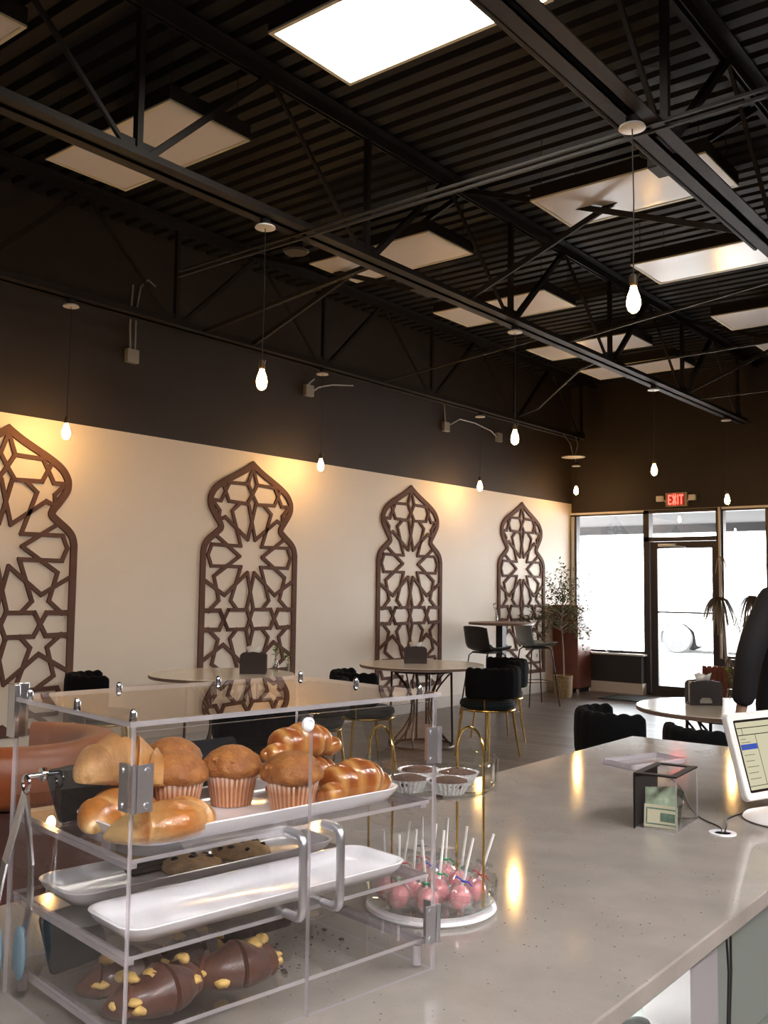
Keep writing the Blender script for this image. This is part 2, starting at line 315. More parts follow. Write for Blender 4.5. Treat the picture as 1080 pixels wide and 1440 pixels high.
b = MB(); b.box(-5.42,-5.16,YW-.085,YW-.021,2.085,2.125); b.bar((-5.30,YW-.06,2.105),(-5.02,YW-.10,2.075),.03,.012)
b.build('door_closer', M['alu'], d1, bevel=.004)
window('window_2', -4.53, -3.89, .56, 2.61, .02, .06); window('window_3', -3.89, -2.6, .56, 2.61, .02, .06); window('window_4', -2.6, -1.2, .56, 2.61, .02, .06)
# outside: walkway, canopy, pavement
struct(boxes('exterior_pavement', M['asphalt'], [(-60,40,YW+.15,70,-.12,-.02)]))
struct(boxes('exterior_soffit', M['soffit'], [(-16,8,YW+.15,16.8,2.64,2.9),(-16,8,16.6,16.8,2.50,3.2)]))

# ------------------------------------------------------------------ open-web roof joists
ZB, ZT = 3.64, 4.555
def joist(x, node0, label):
    t = thing('roof_joist', label, 'roof joist', (x,0,0), 0, 'roof joists')
    for nm, z, s in (('bottom_chord',ZB,1),('top_chord',ZT,-1)):
        b = MB(); y0, y1 = (YB+.5,12.62) if s==1 else (YB+.02,YW-.02)
        for sx in (-1,1):
            xa, xb = sorted((sx*.013, sx*.088)); za, zb = sorted((z, z+s*.008)); b.box(xa,xb,y0,y1,za,zb)
            xa, xb = sorted((sx*.013, sx*.021)); za, zb = sorted((z, z+s*.075)); b.box(xa,xb,y0,y1,za,zb)
        b.build(nm, M['steel'], t, smooth=0)
    k = node0
    while k > YB+1.4: k -= 1.87
    zb, zt = ZB+.035, ZT-.035
    while k < 12.7:
        for q, (dy, w) in enumerate(((-.935,.022),(0,.040),(.935,.048))):
            y1 = k+dy
            if y1 < YB+.1 or y1 > YW-.1: continue
            b = MB(); b.bar((0,k+.05*dy,zb),(0,y1,zt),.036 if q else .022,w,(1,0,0)); b.build('web_bar', M['steel'], t, smooth=0)
        b = MB(); b.box(-.008,.008,k-.11,k+.11,ZB+.01,ZB+.12); b.build('gusset', M['steel'], t, smooth=0)
        k += 1.87
    return t
joist(-6.40, 7.02, 'black open-web steel roof joist running close along the patterned wall')
joist(-4.03, 6.70, 'black open-web steel roof joist crossing under the first row of unlit troffers')
joist(-1.78, 6.30, 'black open-web steel roof joist beside the lit ceiling troffer, nearest the counter')
# bridging between the joists
def rod(name, label, P0, P1, w, kind='rod', cat='bridging bar'):
    b = MB(); p, q = V(P0), V(P1)
    if kind == 'twin':
        for dz in (0,.035): b.bar(p+V((0,0,dz)), q+V((0,0,dz)), w, w*.7)
    elif kind == 'strut':
        d = (q-p); n = int(d.length/.05)
        b.bar(p+V((0,.017,0)), q+V((0,.017,0)), .006,.03); b.bar(p-V((0,.017,0)), q-V((0,.017,0)), .006,.03)
        b.bar(p+V((0,.011,-.013)), q+V((0,.011,-.013)), .014,.004); b.bar(p+V((0,-.011,-.013)), q+V((0,-.011,-.013)), .014,.004)
        for i in range(n):
            c = p+d*((i+.5)/n); b.box(c.x-.010,c.x+.010,c.y-.006,c.y+.006,c.z-.0145,c.z-.011)
    else: b.bar(p, q, w, w)
    o = b.build(name, M['steel'], smooth=0); return tag(o, label, cat)
rod('bridging_bar','twin black bridging bar passing just in front of the hanging bulb over the counter',(-5.2,4.20,3.60),(.6,4.13,3.60),.018,'twin')
rod('slotted_strut','slotted steel strut slanting from the wall joist to the middle joist',(-6.40,5.45,3.665),(-4.03,4.95,3.665),.04,'strut','strut')
rod('bridging_bar','thin black bar between the wall joist and middle joist, above the second arch',(-6.40,7.93,3.66),(-4.03,7.31,3.66),.018)
rod('bridging_bar','thin black bar from the middle joist passing right behind the nearest hanging bulb',(-4.03,7.60,3.66),(-1.78,6.84,3.66),.018)
rod('bridging_bar','thin black bar from the middle joist, second behind the nearest hanging bulb',(-4.03,8.73,3.66),(-1.78,8.55,3.66),.018)
rod('bridging_bar','thin black bar from the middle joist, farthest one towards the windows',(-4.03,10.75,3.66),(-1.78,10.65,3.66),.018)
def xbrace(xa, xb, y, label):
    t = thing('cross_brace', label, 'cross brace', ((xa+xb)/2,y,3.65), 0, 'cross braces between joists'); h = (xb-xa)/2-.03
    for s in (-1,1):
        b = MB(); b.bar((-h*s,s*.03,.02),(h*s,s*.03,.86),.008,.05,(0,1,0)); b.bar((-h*s,s*.03-.02,.02),(h*s,s*.03-.02,.86),.04,.008,(0,1,0)); b.build('brace_bar', M['steel'], t, smooth=0)
xbrace(-4.03,-1.78,6.0,'black X-shaped cross brace in front of the troffer behind the hanging bulb')
xbrace(-6.40,-4.03,6.0,'black X-shaped cross brace between wall joist and middle joist')
xbrace(-4.03,-1.78,10.4,'black X-shaped cross brace between the joists near the windows')
# ------------------------------------------------------------------ ceiling troffers
def troffer(lit=None):
    t = thing('ceiling_troffer','', 'ceiling light', (0,0,0), 0, 'ceiling troffers')
    X, Y = .61, .305
    b = MB(); b.box(-X,X,-Y,Y,.012,.10); b.build('housing', M['steel'], t, smooth=0)
    b = MB()
    for q in ((-X,X,-Y,-Y+.022),(-X,X,Y-.022,Y),(-X,-X+.022,-Y+.022,Y-.022),(X-.022,X,-Y+.022,Y-.022)): b.box(*q,0,.0119)
    b.build('frame', M['lensframe'], t, smooth=0)
    b = MB(); b.box(-X+.022,X-.022,-Y+.022,Y-.022,.004,.0118); b.build('lens', M[lit] if lit else M['lens'], t, smooth=0)
    for sx in (-1,1):
        for sy in (-1,1):
            b = MB(); b.tube([(sx*.55,sy*.25,.10),(sx*.55,sy*.25,.44)],.003,5); b.build('hanger_wire', M['steel'], t)
    return t
ZL = 4.12
tl = troffer('lenson'); tl.location = (-2.62,3.41,ZL); tl['label'] = 'lit white troffer glowing above the counter'
tu = troffer(); tu.location = (-4.73,3.53,ZL); tu['label'] = 'unlit troffer behind the middle joist, largest of those over the wall side'
for x, y, lab in ((-4.73,2.06,'unlit cream troffer cut off in the upper corner, nearest the wall side'),
    (-4.73,5.97,'unlit troffer over the wall side, second from the counter behind the joist'),
    (-4.73,7.73,'unlit troffer over the wall side, third from the counter with a cable loop below'),
    (-4.73,9.52,'unlit troffer over the wall side, fourth from the counter towards the windows'),
    (-4.73,10.78,'unlit troffer over the wall side, farthest from the counter by the windows'),
    (-2.62,5.93,'unlit troffer crossed by an X-shaped brace behind the nearest bulb'),
    (-2.62,7.57,'unlit troffer behind the nearest bulb with a bar across it'),
    (-2.62,9.42,'unlit troffer beyond the nearest bulb, second last in its row'),
    (-2.62,10.72,'unlit troffer cut by the frame edge, last in its row by the windows')):
    dup(tu, (x,y,ZL), 0, lab)
ts = troffer('lensfill'); ts.location = (2.6,-1.8,ZL); ts['label'] = 'added unseen lit troffer over the staff side by the back wall'  # unseen lit troffers, added to brighten the foreground from behind the camera
for x, y, lab in ((2.6,.2,'added unseen lit troffer over the staff side level with the pastry case'),(2.6,2.2,'added unseen lit troffer over the staff side level with the tip box'),(.6,-2.2,'added unseen lit troffer behind the counter end'),(2.6,4.2,'added unseen lit troffer over the staff side towards the windows')):
    dup(ts, (x,y,ZL), 0, lab)
# ------------------------------------------------------------------ pendants
def pendant(z, zb, lean=0.):
    """z: canopy underside, zb: bulb centre"""
    t = thing('pendant_lamp','', 'pendant lamp', (0,0,z), 0, 'bare bulb pendants')
    b = MB(); b.lathe([(.0,.022),(.035,.020),(.058,.010),(.062,0),(.056,-.002),(0,-.002)],28); b.build('canopy', M['white'], t)
    b = MB(); b.lathe([(.03,.022),(.03,.055),(0,.055)],16); b.build('canopy_mount', M['steel'], t)
    L = zb-z+.105
    b = MB(); b.tube([(0,0,0),(.001,0,-.03),(.004,.002,L*.5),(0,0,L)],.0028,6); b.build('cord', M['blackplastic'], t)
    b = MB(); b.lathe([(0,.045),(.010,.044),(.018,.036),(.020,.0),(.015,-.012),(0,-.012)],16,(0,0,L-.035)); so = b.build('socket', M['socket'], t)
    b = MB()
    for s in (-1,1): b.tube([(s*.018,0,L-.02),(s*.026,0,L-.005),(s*.030,0,L+.006)],.002,5)
    b.build('socket_ear', M['socket'], so)
    b = MB(); b.lathe([(0,-.066),(.012,-.064),(.024,-.052),(.031,-.030),(.032,-.012),(.027,.012),(.018,.036),(.0135,.055),(0,.056)],20,(0,0,zb-z)); b.build('bulb', M['bulb'], t)
    return t
pl = [(-1.78,4.035,2.776,'nearest and largest glowing bulb hanging over the counter end'),
 (-4.03,3.888,2.668,'glowing bulb hung from the middle joist, nearest the pastry case'),
 (-4.03,6.771,2.706,'glowing bulb hung from the middle joist above the third arch'),
 (-4.03,9.62,2.734,'glowing bulb hung from the middle joist just before the EXIT sign'),
 (-4.03,11.86,2.60,'glowing bulb hung over the door head right of the EXIT sign'),
 (-6.40,4.135,2.614,'glowing bulb near the wall beside the first arch at the picture edge'),
 (-6.40,7.01,2.671,'glowing bulb near the wall between the second and third arch'),
 (-6.40,9.92,2.724,'glowing bulb near the wall between the third and fourth arch'),
 (-6.40,12.35,2.88,'glowing bulb by the far corner of wall and windows')]
for i, (x, y, zb, lab) in enumerate(pl):
    zc = 3.578 if i < 8 else 3.22
    p = pendant(zc, zb); p.location = (x+(.06 if i==8 else 0),y,zc); p['label'] = lab
    if i == 8:
        b = MB(); b.tube([(0,0,.05),(-.02,0,.15),(.03,0,.3),(0,0,.42)],.006,6); b.build('hanging_cable', M['conduit'], p)
b = MB(); b.lathe([(0,.012),(.16,.012),(.165,0),(0,0)],24,(-6.2,12.0,3.30)); b.tube([(-6.2,12,3.31),(-6.25,12,3.5),(-6.39,12.05,3.66)],.007,6)
tag(b.build('loose_ceiling_plate', M['conduit']), 'loose pale plate dangling by its cable from the joist near the corner', 'plate')
# round junction plate and boxes on the middle joist
def jbox(x, y, z, label, sx=.06, sy=.10, sz=.05):
    t = thing('junction_box', label, 'junction box', (x,y,z), 0, 'boxes on the joists')
    b = MB(); b.box(-sx,sx,-sy,sy,-sz,0); b.build('box', M['steel'], t, bevel=.006)
    b = MB(); b.tube([(-sx-.01,-sy*.3,-.01),(-sx-.06,-sy*.2,.02),(-sx-.07,0,.10),(-sx-.03,.05,.16)],.008,6); b.build('cable_loop', M['steel'], t)
jbox(-4.175,5.68,3.715,'small dark box with a looped cable on the middle joist by the third troffer',.05,.12,.05)
jbox(-1.93,4.75,3.76,'dark round-cornered box with a cable loop on the joist by the nearest bulb',.05,.08,.09)
b = MB(); b.lathe([(0,-.001),(.075,0),(.085,.012),(.05,.03),(.05,.09),(0,.09)],24); tag(b.build('ceiling_speaker', M['steel'], loc=(-4.22,4.35,3.60)), 'dark round speaker-like fitting hanging beside the middle joist', 'ceiling fitting')
b = MB(); b.tube([(-6.40,10.84,3.72),(-5.8,10.3,3.68),(-5.0,9.4,3.70),(-4.4,8.7,3.69),(-4.05,8.45,3.68)],.012,6); tag(b.build('conduit', M['steel']), 'black sagging conduit between the wall joist and the middle joist', 'conduit')
b = MB(); b.tube([(-1.90,2.2,3.665),(-1.90,6.2,3.665)],.014,8); tag(b.build('conduit', M['steel']), 'thin black conduit clipped along the joist nearest the counter', 'conduit')
# boxes with conduits on the black wall
def wallbox(y, z, paths, label):
    t = thing('wall_box', label, 'electrical box', (XW,y,z), 0, 'electrical boxes on the black wall')
    b = MB(); b.box(0,.05,-.06,.06,-.06,.06); b.build('box', M['conduit'], t, bevel=.006)
    for P in paths:
        b = MB(); b.tube(P,.008,6); b.build('conduit', M['conduit'], t)
wallbox(5.00,3.42,[[(.025,-.02,.06),(.025,-.03,.25),(.03,-.025,.45),(.05,-.03,.62)],[(.025,.03,.06),(.025,.03,.40),(.05,.05,.62),(.06,.12,.70),(.06,.20,.66)]],'grey electrical box with two conduits up the black wall, nearest the picture edge')
wallbox(7.23,3.50,[[(.025,-.01,.06),(.03,.03,.10),(.05,.06,.13)],[(.025,.06,0),(.04,.14,.06),(.05,.35,.12),(.08,.65,.16)]],'grey electrical box on the black wall beside the hanging bulb over the second arch')
wallbox(9.735,3.47,[[(.025,-.01,.06),(.03,-.03,.16),(.04,-.06,.25),(.05,-.05,.33)]],'grey electrical box above the third arch with a conduit up to the joist')
wallbox(10.99,3.50,[[(.025,-.06,0),(.03,-.2,.06),(.03,-.6,.11),(.03,-.95,.11),(.03,-1.16,.01)]],'small grey electrical box joined by conduit to its neighbour above the fourth arch')
# EXIT sign
ex = thing('exit_sign','EXIT sign with red letters and two emergency lamp heads above the door','exit sign',(-5.16,YW,2.745))
b = MB(); b.box(-.155,.155,-.055,-.002,-.10,.10); b.build('sign_body', M['exitbody'], ex, bevel=.008)
b = MB(); b.box(-.125,.125,-.058,-.0555,-.082,.082); b.build('sign_face', M['exitface'], ex, smooth=0)
def letter(ch, x, w, h, t):
    b = MB(); y0, y1 = -.063, -.0585
    def bx(a0,a1,c0,c1): b.box(x+a0*w,x+a1*w,y0,y1,-h/2+c0*h,-h/2+c1*h)
    if ch=='E':
        bx(0,.3,0,1); bx(.3,1,0,.17); bx(.3,.85,.42,.58); bx(.3,1,.83,1)
    if ch=='I': bx(0,1,0,1)
    if ch=='T': bx(.35,.65,0,.83); bx(0,1,.83,1)
    if ch=='X':
        for s in (1,-1): b.obox((x+w/2,(y0+y1)/2,0), V((w*.40*s,0,h*.46)), V((0,.002,0)), V((w*.13,0,-s*.02)))
    b.build('letter', M['exitred'], ex, smooth=0)
letter('E',-.112,.052,.14,.016); letter('X',-.050,.060,.14,.016); letter('I',.022,.017,.14,.016); letter('T',.050,.060,.14,.016)
for s in (-1,1):
    b = MB(); b.box(-.05,.05,-.085,-.02,-.04,.04); h = b.build('lamp_head', M['lamphead'], ex, loc=(s*.235,0,.02), bevel=.012)
    b = MB(); b.tube([(-s*.05,-.04,-.02),(-s*.085,-.035,-.05)],.012,8); b.build('arm', M['lamphead'], h)

# ------------------------------------------------------------------ fretwork arches on the wall
OUT = [(0,2.637),(.108,2.571),(.237,2.506),(.37,2.440),(.47,2.375),(.525,2.30),(.533,2.235),(.515,2.182),(.455,2.100),(.405,2.036),(.40,1.995),(.462,1.945),(.545,1.885),(.590,1.83),(.607,1.765),(.607,1.6),(.607,.30)]
STR = [[(.003,2.599),(.061,2.443),(.302,2.437),(.405,2.254),(.509,2.257)],[(.375,2.398),(.302,2.258),(.067,2.250),(0,2.344),(.061,2.443)],
 [(.489,2.232),(.417,2.160),(.425,2.082)],[(.157,2.250),(.260,2.168),(.138,1.836),(.503,1.840),(.548,1.738),(.504,1.637),(.130,1.639)],
 [(.045,2.243),(0,2.077),(.049,1.903),(.345,2.104),(.432,2.070)],[(.467,1.935),(.150,1.738),(.468,1.542),(.400,1.317),(.523,1.218)],
 [(.132,1.639),(.253,1.315),(.165,1.228)],[(.046,1.582),(.331,1.366),(.595,1.512)],[(.046,1.582),(0,1.399),(.046,1.233)],
 [(.040,1.228),(.279,1.228),(.385,1.043),(.595,1.041)],[(.595,1.218),(.385,1.222),(.280,1.043),(.035,1.043)],[(.040,1.230),(0,1.135)]]
def catmull(P, n=5):
    R = []
    for i in range(len(P)-1):
        p0, p1, p2, p3 = P[max(i-1,0)], P[i], P[i+1], P[min(i+2,len(P)-1)]
        for k in range(n):
            t = k/n
            R.append(tuple(.5*((2*p1[a])+(-p0[a]+p2[a])*t+(2*p0[a]-5*p1[a]+4*p2[a]-p3[a])*t*t+(-p0[a]+3*p1[a]-3*p2[a]+p3[a])*t**3) for a in (0,1)))
    return R+[P[-1]]
def half_width(z):
    C = catmull(OUT[:-2])
    for a, c in zip(C, C[1:]):
        if c[1] <= z <= a[1]: return a[0]+(c[0]-a[0])*(a[1]-z)/(a[1]-c[1]+1e-9)
    return .607 if z < 1.8 else 0
def arch():
    t = thing('arch_panel','', 'fretwork arch', (XW,0,0), 0, 'fretwork arches on the wall')
    C = catmull(OUT[:-2])+OUT[-2:]; ring = [(-a,z) for a, z in reversed(C[1:])]+C
    b = MB(); n = len(ring); w = .030; vs = []
    for i, (a, z) in enumerate(ring):
        p, q = ring[max(i-1,0)], ring[min(i+1,n-1)]
        d = V((q[0]-p[0], q[1]-p[1])).normalized(); nn = V((-d.y,d.x))
        if abs(a) < 1e-6: nn = V((0,1))*1.25
        for s, x in ((-1,0),(1,0),(1,.019),(-1,.019)): vs.append((x+.0005, a+nn.x*w*s, z+nn.y*w*s))
    fs = []
    for i in range(n-1):
        for k in range(4): fs.append((i*4+k, i*4+(k+1)%4, i*4+4+(k+1)%4, i*4+4+k))
    b.add(vs, fs+[(3,2,1,0),tuple((n-1)*4+k for k in range(4))]); b.box(.0005,.0195,-.637,.637,.286,.336)
    b.build('outline_frame', M['lattice'], t, smooth=0)
    b = MB(); lev = 0
    segs = [(p,q) for s in STR for p, q in zip(s, s[1:])]
    segs += [((a[0],2.27-a[1]),(c[0],2.27-c[1])) for a, c in segs if min(a[1],c[1]) < 2.0]
    for (p, q) in segs:
        for sg in (-1,1):
            P, Q = V((sg*p[0],p[1])), V((sg*q[0],q[1]))
            if min(P.y,Q.y) < .31:          # cut at the bottom rail
                if max(P.y,Q.y) < .32: continue
                lo, hi = (P,Q) if P.y < Q.y else (Q,P)
                lo = hi+(lo-hi)*((hi.y-.31)/(hi.y-lo.y)); P, Q = lo, hi
            for E in (P,Q):
                hw = half_width(E.y)
                if abs(E.x) > hw: E.x = math.copysign(hw, E.x)
            d = (Q-P).normalized()*.012; lev = (lev+1) % 7
            b.bar((.009,P.x-d.x,P.y-d.y),(.009,Q.x+d.x,Q.y+d.y),.033,.0165+lev*.0001,(1,0,0))
    b.build('lattice', M['lattice'], t, smooth=0)
    return t
a0 = arch(); a0.location.y = 3.901; a0['label'] = 'brown fretwork arch on the wall cut by the picture edge, nearest the counter'
dup(a0,(XW,6.478,0),0,'brown fretwork arch on the wall, second from the counter, behind the pastry case')
dup(a0,(XW,9.056,0),0,'brown fretwork arch on the wall, third from the counter, behind the round table')
dup(a0,(XW,11.633,0),0,'brown fretwork arch on the wall, farthest one, behind the bar stools and tree')

# ------------------------------------------------------------------ tables
def round_table(x, y, R, label, H=.75):
    t = thing('round_table', label, 'table', (x,y,0))
    b = MB(); b.lathe([(0,H-.028),(R-.004,H-.028),(R,H-.024),(R,H-.004),(R-.004,H),(0,H)],64); o = b.build('tabletop', [M['tabletop'],M['tableedge']], t)
    for p in o.data.polygons:
        if abs(p.normal.z) < .7: p.material_index = 1
    b = MB(); b.lathe([(0,H-.045),(.30,H-.045),(.30,H-.0285),(0,H-.0285)],40); b.build('top_plate', M['bronze'], t)
    for nm, z, r in (('base_ring',.012,.30),('top_ring',H-.06,.28)):
        b = MB(); b.tube([(r*cos(a),r*sin(a),z) for a in [2*pi*i/40 for i in range(40)]],.011,8,True); b.build(nm, M['bronze'], t)
    for k in range(4):
        a = pi/4+pi/2*k
        b = MB(); b.tube([(.28*cos(a),.28*sin(a),H-.05),(.285*cos(a),.285*sin(a),.4),(.295*cos(a),.295*sin(a),.015)],.011,8); b.build('leg', M['bronze'], t)
    for k in range(8):
        a = pi/8+pi/4*k; pts = []
        for i in range(13):
            u = i/12; r = .29-.20*sin(pi*u)**1.0*(.9); aa = a+(.35 if k%2 else -.35)*sin(pi*u)
            pts.append((r*cos(aa), r*sin(aa), .015+u*(H-.07)))
        b = MB(); b.tube(pts,.008,6); b.build('curved_rod', M['bronze'], t)
    return t
round_table(-5.33,7.28,.58,'round taupe dining table with curved metal rods, in front of the third arch')
round_table(-5.85,5.28,.58,'round dining table behind the pastry case, its rim just visible below the second arch')
round_table(-2.02,5.95,.56,'round dining table shining white from the windows, beyond the counter end')
bt = thing('bar_table','tall bar-height round table on a dark post, near the fourth arch','bar table',(-6.17,10.05,0))
b = MB(); b.lathe([(0,1.025),(.39,1.025),(.395,1.03),(.395,1.05),(.39,1.055),(0,1.055)],48); b.build('tabletop', M['tableedge'], bt)
b = MB(); b.box(-.045,.045,-.045,.045,.02,1.024); b.build('post', M['blackmetal'], bt)
b = MB(); b.lathe([(.23,0),(.23,.012),(.21,.02),(0,.02)],40); b.build('base_plate', M['tableedge'], bt)

# ------------------------------------------------------------------ black velvet barrel chairs: local +x is the way the chair faces
def chair():
    t = thing('velvet_chair','', 'chair', (0,0,0), 0, 'black velvet chairs with brass legs')
    b = MB(); b.lathe([(0,.415),(.20,.415),(.235,.43),(.245,.455),(.235,.485),(.19,.50),(0,.505)],40); b.build('seat', M['greenvel'], t)
    b = MB(); b.tube([(.236*cos(a),.236*sin(a),.412) for a in [2*pi*i/40 for i in range(40)]],.009,8,True); b.build('seat_ring', M['gold'], t)
    b = MB(); n = 72; m = 16; vs = []; A0 = rad(92)
    for i in range(n+1):
        u = i/n; a = pi-A0+2*A0*u; braid = abs(sin(u*pi*11))
        edge = min(1, min(u,1-u)*30); th = (.036+.003*braid)*(.55+.45*edge); z0, z1 = .515, .772+.012*braid
        for k in range(m):
            q = 2*pi*k/m; cx, cz = cos(q), sin(q)
            cx = math.copysign(abs(cx)**.6, cx); cz = math.copysign(abs(cz)**.45, cz)
            r = .255+th*cx; vs.append((r*cos(a), r*sin(a), (z0+z1)/2+(z1-z0)/2*cz*(.9+.1*edge)))
    fs = [(i*m+k, i*m+(k+1)%m, (i+1)*m+(k+1)%m, (i+1)*m+k) for i in range(n) for k in range(m)]
    b.add(vs, fs+[tuple(range(m-1,-1,-1)), tuple(n*m+k for k in range(m))]); b.build('backrest', M['velvet'], t, smooth=60)
    for sx in (-1,1):
        for sy in (-1,1):
            b = MB(); b.tube([(sx*.155,sy*.155,.41),(sx*.175,sy*.175,.2),(sx*.20,sy*.20,0)],[.013,.011,.008],10); b.build('leg', M['gold'] if sx*sy>0 else M['gold'], t)
    b = MB()
    for s in (-1,1): b.tube([(-.14,s*.185,.41),(-.15,s*.205,.46),(-.15,s*.205,.54)],.008,6)
    b.build('back_support', M['gold'], t)
    return t
ch0 = chair()
CH = [(-4.57,7.22,170,'black velvet chair with brass legs at the near side of the third-arch table'),
 (-4.98,8.05,235,'black velvet chair half hidden behind another, under the bar stools'),
 (-5.02,6.08,60,'black velvet chair nearer the case than the round table before the third arch'),
 (-4.90,5.30,180,'black velvet chair with brass legs seen through the pastry case right door'),
 (-4.30,4.20,130,'black velvet chair whose dark back shows through the pastry case behind the muffins'),
 (-6.25,4.45,60,'black velvet chair by the wall, only its top showing over the pastry case'),
 (-2.36,5.20,45,'black velvet chair beside the counter corner, back turned to the room'),
 (-1.72,4.93,105,'black velvet chair between counter end and shining table, seen from behind')]
for i, (x, y, a, lab) in enumerate(CH):
    if i == 0: ch0.location = (x,y,0); ch0.rotation_euler.z = rad(a); ch0['label'] = lab
    else: dup(ch0, (x,y,0), rad(a), lab)

# ------------------------------------------------------------------ bar stools, facing local +x
def stool(shell):
    t = thing('bar_stool','', 'bar stool', (0,0,0), 0, 'bar stools at the tall table')
    prof = [(.21,.752),(.17,.762),(.05,.752),(-.08,.748),(-.155,.765),(-.195,.82),(-.215,.90),(-.235,1.0),(-.240,1.03)]
    C = catmull(prof,4); vs=[]; n = len(C); m = 13
    for s in (0,1):
        for i, (x, z) in enumerate(C):
            u = i/(n-1); w = .205 if u < .45 else .205-.02*(u-.45); w *= min(1,.80+u*3)
            for k in range(m):
                v = -1+2*k/(m-1); curl = .045*abs(v)**3
                if u < .5: vs.append((x, v*w, z+curl-s*.012))
                else: vs.append((x+curl*1.2+s*(-.012), v*w, z-.02*abs(v)**4*(u>.93)))
    fs=[]
    for s in (0,1):
        o = s*n*m
        for i in range(n-1):
            for k in range(m-1): fs.append((o+i*m+k,o+i*m+k+1,o+(i+1)*m+k+1,o+(i+1)*m+k))
    R = [k for k in range(m)]+[i*m+m-1 for i in range(1,n)]+[(n-1)*m+k for k in range(m-2,-1,-1)]+[i*m for i in range(n-2,0,-1)]
    for a, c in zip(R, R[1:]+R[:1]): fs.append((a,c,c+n*m,a+n*m))
    b = MB(); b.add(vs,fs); b.build('seat_shell', shell, t, smooth=50)
    b = MB(); b.box(-.12,.12,-.12,.12,.715,.735); b.build('seat_plate', M['blackmetal'], t)
    for sx in (-1,1):
        for sy in (-1,1):
            b = MB(); b.tube([(0,sy*.10,.722),(sx*.11,sy*.13,.722),(sx*.145,sy*.15,.69),(sx*.22,sy*.22,.0)],.0085,8); b.build('leg', M['blackmetal'], t)
    q = .187; b = MB()
    b.tube([(q*cx,q*cy,.30) for cx,cy in ((-1,-1),(1,-1),(1,1),(-1,1))],.007,6,True); b.build('foot_ring', M['blackmetal'], t)
    return t
s1 = stool(M['blackplastic']); s1.location = (-6.02,9.50,0); s1.rotation_euler.z = rad(75); s1['label'] = 'black bucket-seat bar stool in front of the tall table'
s2 = stool(M['litplastic']); s2.location = (-6.12,10.80,0); s2.rotation_euler.z = rad(60); s2['label'] = 'grey-lit bar stool behind the tall table post, in front of the fourth arch'

# ------------------------------------------------------------------ napkin holders and bud vases on the tables
def napkins(x, y, z, rz, label, w, h, d, m, opening=True):
    t = thing('napkin_holder', label, 'napkin holder', (x,y,z), rad(rz))
    poly = [(-w,0),(-w*.40,0),(-w*.39,h*.22),(-w*.25,h*.32),(w*.25,h*.32),(w*.39,h*.22),(w*.40,0),(w,0),(w,h*.86),(w*.86,h*.97),(0,h*1.04),(-w*.86,h*.97),(-w,h*.86)]
    if not opening: poly = poly[:1]+poly[7:]
    b = MB()
    for s in (-1,1): b.prism(poly, lambda a,c,k,s=s: (a, s*d-(k-.5)*.012, c))
    b.build('side_plate', m, t, smooth=0)
    b = MB(); b.box(-w*.98,w*.98,-d,d,0,.012); b.build('base', m, t)
    b = MB(); b.box(-w*.8,w*.8,-d+.008,d-.008,.013,h*.93); b.build('napkin_pack', M['napkin'], t)
    b = MB(); b.add([(-w*.4,-.01,h*.9),(w*.4,.012,h*.9),(w*.62,.03,h*1.28),(w*.15,-.015,h*1.22),(-w*.2,.02,h*1.32),(-w*.6,-.01,h*1.25)],[(0,1,2,3),(0,3,4,5)])
    o = b.build('raised_napkin', M['napkin'], t); so = o.modifiers.new('s','SOLIDIFY'); so.thickness = .003
    return t
napkins(-5.42,7.30,.751,40,'dark napkin holder on the round table before the third arch',.105,.155,.05,M['holder'],False)
napkins(-5.68,5.46,.751,40,'dark napkin holder on the table below the second arch, showing over the pastry case',.105,.17,.05,M['holder'],False)
napkins(-2.20,5.98,.751,38,'dark napkin holder with a white napkin tuft on the shining table by the counter end',.10,.15,.05,M['holder2'])
def vase(x, y, z, label, seed, hh=.10, r=.024):
    t = thing('bud_vase', label, 'vase', (x,y,z))
    b = MB(); b.lathe([(0,0),(r,0),(r*1.05,.006),(r,hh*.55),(r*.55,hh*.78),(r*.6,hh),(r*.5,hh),(r*.45,hh*.78),(r*.85,hh*.5),(r*.85,.01),(0,.01)],20); b.build('bottle', M['thinglass'], t)
    rn = random.Random(seed); b = MB(); l = MB()
    for k in range(3):
        e = V((rn.uniform(-.045,.045),rn.uniform(-.045,.045),hh+rn.uniform(.05,.13))); b.tube([(0,0,.012),(e.x*.15,e.y*.15,hh*.9),e],.0016,5)
        for j in range(5):
            c = V((0,0,hh)).lerp(e, .35+j*.16); leaf(l, c, rn.uniform(0,6.3), rn.uniform(-.2,.9), rn.uniform(.034,.055), .55)
    b.build('stems', M['leaf2'], t); l.build('leaves', M['leaf2'], t, smooth=0)
    return t
def leaf(b, c, az, el, L, w=.4):
    d = V((cos(az)*cos(el), sin(az)*cos(el), sin(el))); s = d.cross(V((0,0,1)))
    if s.length < .01: s = V((1,0,0))
    s.normalize(); u = s.cross(d); c = V(c)
    b.add([c, c+d*L*.5+s*L*w*.5+u*L*.06, c+d*L, c+d*L*.5-s*L*w*.5+u*L*.06, c+d*L*.5-u*L*.02], [(0,1,4),(1,2,4),(4,2,3),(0,4,3)])
vase(-5.63,5.66,.751,'little glass vase of green sprigs beside the napkin holder below the second arch',3,.11,.028)
vase(-5.57,5.74,.751,'smaller glass vase of sprigs next to the taller vase below the second arch',4,.07,.028)
vase(-2.06,6.05,.751,'little glass vase of sprigs nearest the napkin holder on the shining table',5)
vase(-1.98,6.08,.751,'little glass vase of leafy sprigs beside the person on the shining table',6,.09,.03)
vase(-6.23,10.03,1.056,'slim glass vase with a pale flower on the tall bar table',7,.11,.022)
b = MB(); b.lathe([(0,0),(.045,0),(.06,.02),(.052,.02),(.04,.006),(0,.006)],24); tag(b.build('glass_dish', M['thinglass'], loc=(-6.05,10.15,1.056)),'small clear dish on the tall bar table beside the vase','dish')

